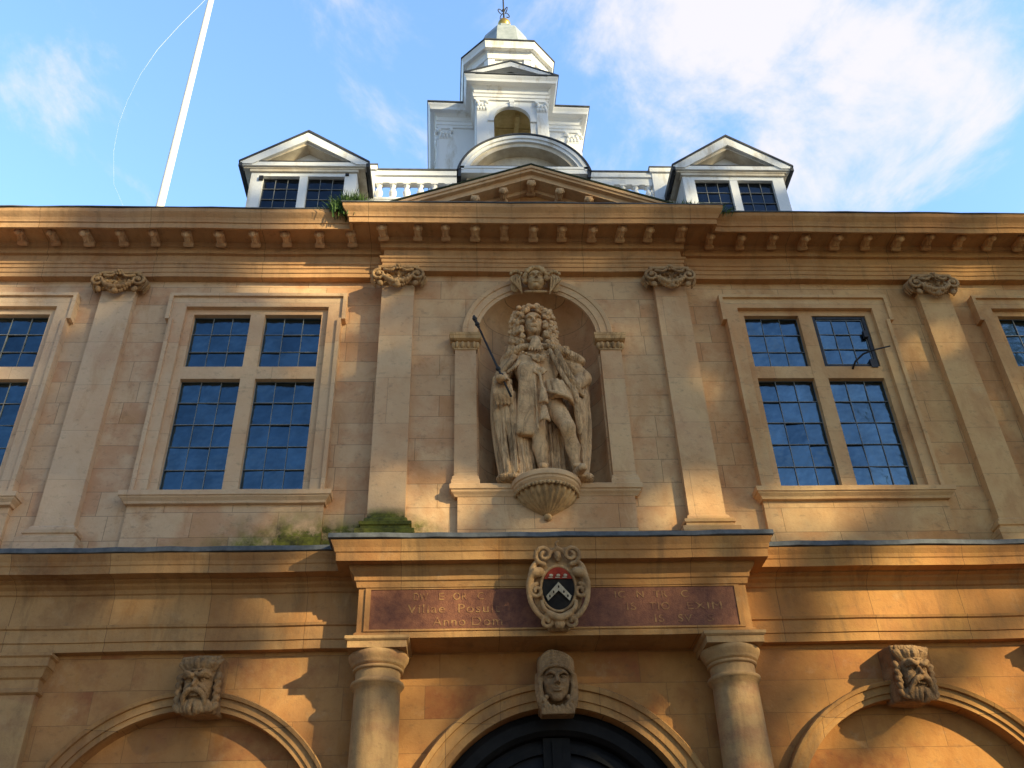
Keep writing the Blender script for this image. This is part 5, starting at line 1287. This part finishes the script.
# octagonal lantern above
b_lan = set(bpy.data.objects)
def octa(h_, c_): return [(-h_+c_, CY-h_), (h_-c_, CY-h_), (h_, CY-h_+c_), (h_, CY+h_-c_), (h_-c_, CY+h_), (-h_+c_, CY+h_), (-h_, CY+h_-c_), (-h_, CY-h_+c_)]
m = MB(); m.polyz(octa(0.80, 0.36), 15.9, 18.42)
for i in range(8):
    P_ = octa(0.80, 0.36); a_, b2 = Vector(P_[i]), Vector(P_[(i+1) % 8]); d_ = (b2-a_).normalized(); n_ = Vector((d_.y, -d_.x)); mid = (a_+b2)/2
    for t_ in (0.08, 0.92):
        c_ = a_.lerp(b2, t_); m.polyz([tuple(c_-d_*0.06-n_*0.02), tuple(c_-d_*0.06+n_*0.035), tuple(c_+d_*0.06+n_*0.035), tuple(c_+d_*0.06-n_*0.02)], 16.0, 18.25)
m.build('octagonal_lantern', M['paint'], cup)
m = MB(); m.sweep(octa(0.80, 0.36), [(-0.1, 18.22), (0.05, 18.22), (0.05, 18.30), (0.06, 18.37), (0.09, 18.42), (0.165, 18.425), (0.17, 18.50), (0.19, 18.56), (0.205, 18.60), (-0.1, 18.62)], closed=True)
m.build('lantern_cornice', M['paint'], cup)
m = MB(); m.sweep(octa(0.80, 0.36), [(-0.1, 18.622), (0.212, 18.60), (0.222, 18.605), (0.222, 18.64), (-0.3, 18.75)], closed=True); m.polyz(octa(0.78, 0.35), 18.60, 18.9)
m.build('lantern_roof_edge', M['slate'], cup)
m = MB(); m.polyz([(-0.11, CY-0.86), (0.11, CY-0.86), (0.11, CY-0.8), (-0.11, CY-0.8)], 18.0, 18.12); m.build('vent_grille', M['came'], cup)
m = MB(); m.lathe([(0.86, 18.64), (0.78, 18.80), (0.66, 19.05), (0.60, 19.4), (0.56, 19.75), (0.50, 19.95), (0.40, 20.08), (0.27, 20.12), (0.265, 20.34), (0.22, 20.40), (0.10, 20.42)], (0, CY), 8, smooth=False, rot=PI/8); m.build('lead_dome', M['lead_roof'], cup)
m = MB(); m.ball((0, CY, 20.62), (0.155, 0.155, 0.18), 14); m.lathe([(0.05, 20.4), (0.09, 20.46), (0.04, 20.5)], (0, CY), 12); m.build('gilded_ball', M['gold'], cup)
m = MB(); m.tube([(0, CY, 20.78), (0, CY, 21.5), (0, CY, 22.6)], [0.022, 0.018, 0.012]); 
for a_ in range(4):
    ang = a_*PI/2+0.5; d_ = Vector((math.cos(ang), math.sin(ang), 0)); pts = []
    for i in range(15):
        t = i/14*4.4; r_ = 0.10*(1-0.045*i); pts.append(Vector((0, CY, 20.98))+d_*(0.06+r_*math.sin(t)+0.02)+Vector((0, 0, 0.12-r_*math.cos(t)*1.0)))
    m.tube(pts, 0.012, 6)
m.ball((0, CY, 21.2), 0.04, 6)
m.build('weather_vane', M['iron'], cup)

for o_ in set(bpy.data.objects)-b_lan: o_.location.x += 0.12

# ================================================================== FLAGPOLE
fp = empty('flagpole', (-5.79, 2.0, 12.0)); tag(fp, 'tall white flagpole standing on the roof left of the dormer', 'flagpole')
m = MB(); m.lathe([(0.068, -0.4), (0.064, 2.5), (0.058, 6.0), (0.050, 9.0), (0.045, 11.0)], n=20); m.ball((0, 0, 11.05), 0.09, 8); m.box(-0.12, 0.12, -0.12, 0.12, -0.45, -0.2)
m.build('pole', M['pole'], fp).rotation_euler = (0, -0.011, 0)
m = MB(); pts = [(-0.06, 19.6), (-0.12, 19.1), (-0.187, 18.606), (-0.528, 17.775), (-0.803, 17.018), (-0.98, 16.243), (-1.06, 15.5), (-1.08, 14.9), (-1.02, 14.2), (-0.85, 13.4), (-0.45, 12.6), (-0.08, 12.1)]
m.tube([(x_, 0, z_-12.0) for x_, z_ in pts], [0.0024]*5+[0.0010]*7, 5)
m.build('halyard', M['pole'], fp)

# grass and moss on the ledges
def tuft(name, label, cx_, cy_, z_, wx, wy, n_, h_, seed):
    rg = random.Random(seed); m = MB()
    for i in range(n_):
        x = rg.gauss(0, wx*0.45); y = rg.uniform(-wy, wy); hh = h_*rg.uniform(0.4, 1.0)*math.exp(-(x/wx)**2*0.6); a_ = rg.uniform(0, PI); lx, ly = rg.gauss(0, 0.35)*hh+x*0.2, rg.gauss(-0.1, 0.3)*hh; w_ = rg.uniform(0.003, 0.007)
        dxx, dyy = math.cos(a_)*w_, math.sin(a_)*w_
        pz = -0.02 if rg.random() < 0.8 else -0.12*rg.random()
        m.add([(x-dxx, y-dyy, pz), (x+dxx, y+dyy, pz), (x+lx*0.5+dxx, y+ly*0.5+dyy, hh*0.6), (x+lx*0.5-dxx, y+ly*0.5-dyy, hh*0.6), (x+lx, y+ly, hh)], [(0, 1, 2, 3), (3, 2, 4)])
    o = m.build(name, M['grass'], None, (cx_, cy_, z_)); tag(o, label, 'grass tuft'); return o
tuft('grass_tuft', 'bushy tuft of green grass growing on the cornice below the left dormer', -2.30, -0.50, 10.25, 0.24, 0.07, 1700, 0.27, 2)
tuft('grass_tuft', 'low strip of green grass at the right foot of the stone pediment', 2.0, -0.52, 10.28, 0.45, 0.06, 1300, 0.13, 3)

# ================================================================== leafy blockers added out of view, shaped to dapple the sun on the front
HS = Vector((S.x, S.y, 0)); LT = 30.0/HS.length
def wanted(X, Z):
    """amount of low sun that finds its way between the crowns, by place on the front"""
    v = 0.0
    def blob(x, z, sx, sz, gsz=1.0): return gsz*math.exp(-((X-x)/sx)**2-((Z-z)/sz)**2)
    def band(z0, z1, e=0.12): return 1/(1+math.exp(-(Z-z0)/e))/(1+math.exp((Z-z1)/e))
    v = max(v, band(5.80, 6.55)*max(blob(-1.15, 6.2, 0.33, 9), blob(-2.55, 6.1, 0.32, 9), blob(-1.75, 6.45, 0.16, 0.3), blob(1.25, 6.2, 0.30, 9), blob(1.95, 6.4, 0.25, 9), blob(2.9, 6.2, 0.75, 9, .8)))
    v = max(v, band(4.6, 5.85)*max(blob(-2.5, 5, 0.45, 9), blob(-1.6, 5, 0.5, 9), blob(3.7, 5, 0.9, 9), blob(6.2, 5, 1.2, 9), blob(-3.9, 5, 0.5, 9, .6), blob(1.85, 5, 0.45, 9), blob(0.1, 5, 0.8, 9, 0.35)))
    v = max(v, band(0, 4.7)*max(blob(1.15, 4, 0.35, 9), blob(-1.45, 4, 0.45, 9), blob(-2.5, 4, 0.42, 9), blob(3.9, 4, 1.5, 9, .75), blob(-3.6, 3.6, 0.7, 0.9, .7), blob(6.5, 4, 1, 9, .8)))
    v = max(v, blob(-3.15, 9.85, 0.36, 0.9, 1.5), blob(-2.50, 9.7, 0.32, 0.8, 1.3), blob(-2.9, 9.4, 0.2, 0.1))
    return v*1.25
def blocker(x, name_i, half, top, rs, yd=18.1):
    rg = random.Random(rs); LT = yd/abs(S.y); base = Vector((x+LT*S.x, LT*S.y, 0))
    t = empty('plane_tree', base)
    tag(t, TL[name_i], 'tree', 'trees across the street')
    tr = MB(); tr.tube([(0, 0, 0), (0.1, 0, 5), (-0.1, 0.1, 11), (0.1, 0, top*0.68)], [0.38, 0.30, 0.2, 0.08], 12)
    for i in range(6):
        z0 = 6+i*1.2; a_ = i*2.4; L = rg.uniform(1.5, 2.8)
        tr.tube([(0, 0, z0), (L*0.5*math.cos(a_), L*0.5*math.sin(a_), z0+1.2), (L*math.cos(a_), L*math.sin(a_), z0+2.0)], [0.13, 0.08, 0.03], 6)
    tr.build('trunk', M['bark'], t)
    cr = MB()
    right = Vector((math.cos(SUN_AZ), math.sin(SUN_AZ), 0))
    n_ = int(top*half*85)
    for i in range(n_):
        u = rg.uniform(-half, half)*1.15; d_ = rg.uniform(-1.6, 1.6); z = rg.uniform(6.0, top)
        p = base+Vector((u, d_*0.8, z))
        tt_ = p.y/S.y; q = p-S*tt_                     # where this leaf clump's shade lands on the front
        if q.x < -6.3 or q.x > 9.5: continue
        if q.z > 13.1+0.3*math.sin(q.x*3) and (q.x < 0.3 or q.x > 3.9): continue
        wv = max(wanted(q.x, q.z), 0.42 if q.z > 11.2 else (0.10 if q.z > 5.8 else 0.07))
        if wv > 0.03 and rg.random() < 1+math.log(wv)/6.0: continue
        s_ = rg.uniform(0.20, 0.34); e_ = Euler((rg.uniform(0, 6), rg.uniform(0, 6), rg.uniform(0, 6))).to_matrix()
        c_ = p-base
        cr.add([c_+e_ @ Vector(k) for k in ((-s_, -s_*.7, 0), (s_*.9, -s_*.5, 0.05), (s_, s_*.6, 0), (0, s_, 0.08), (-s_*.8, s_*.7, 0))], [(0, 1, 2, 3, 4)])
    cr.build('crown', M['leaf'], t)
TL = ['broad leafy tree across the street, left end of the row', 'broad leafy tree across the street, second from the left', 'tall narrow tree across the street, higher than the others', 'broad leafy tree across the street, right end of the row']
blocker(-6.0, 0, 2.7, 27.0, 1, 25.5); blocker(-1.9, 1, 2.4, 24.2, 2); blocker(2.1, 2, 1.9, 29.5, 3); blocker(6.3, 3, 3.0, 24.2, 4)
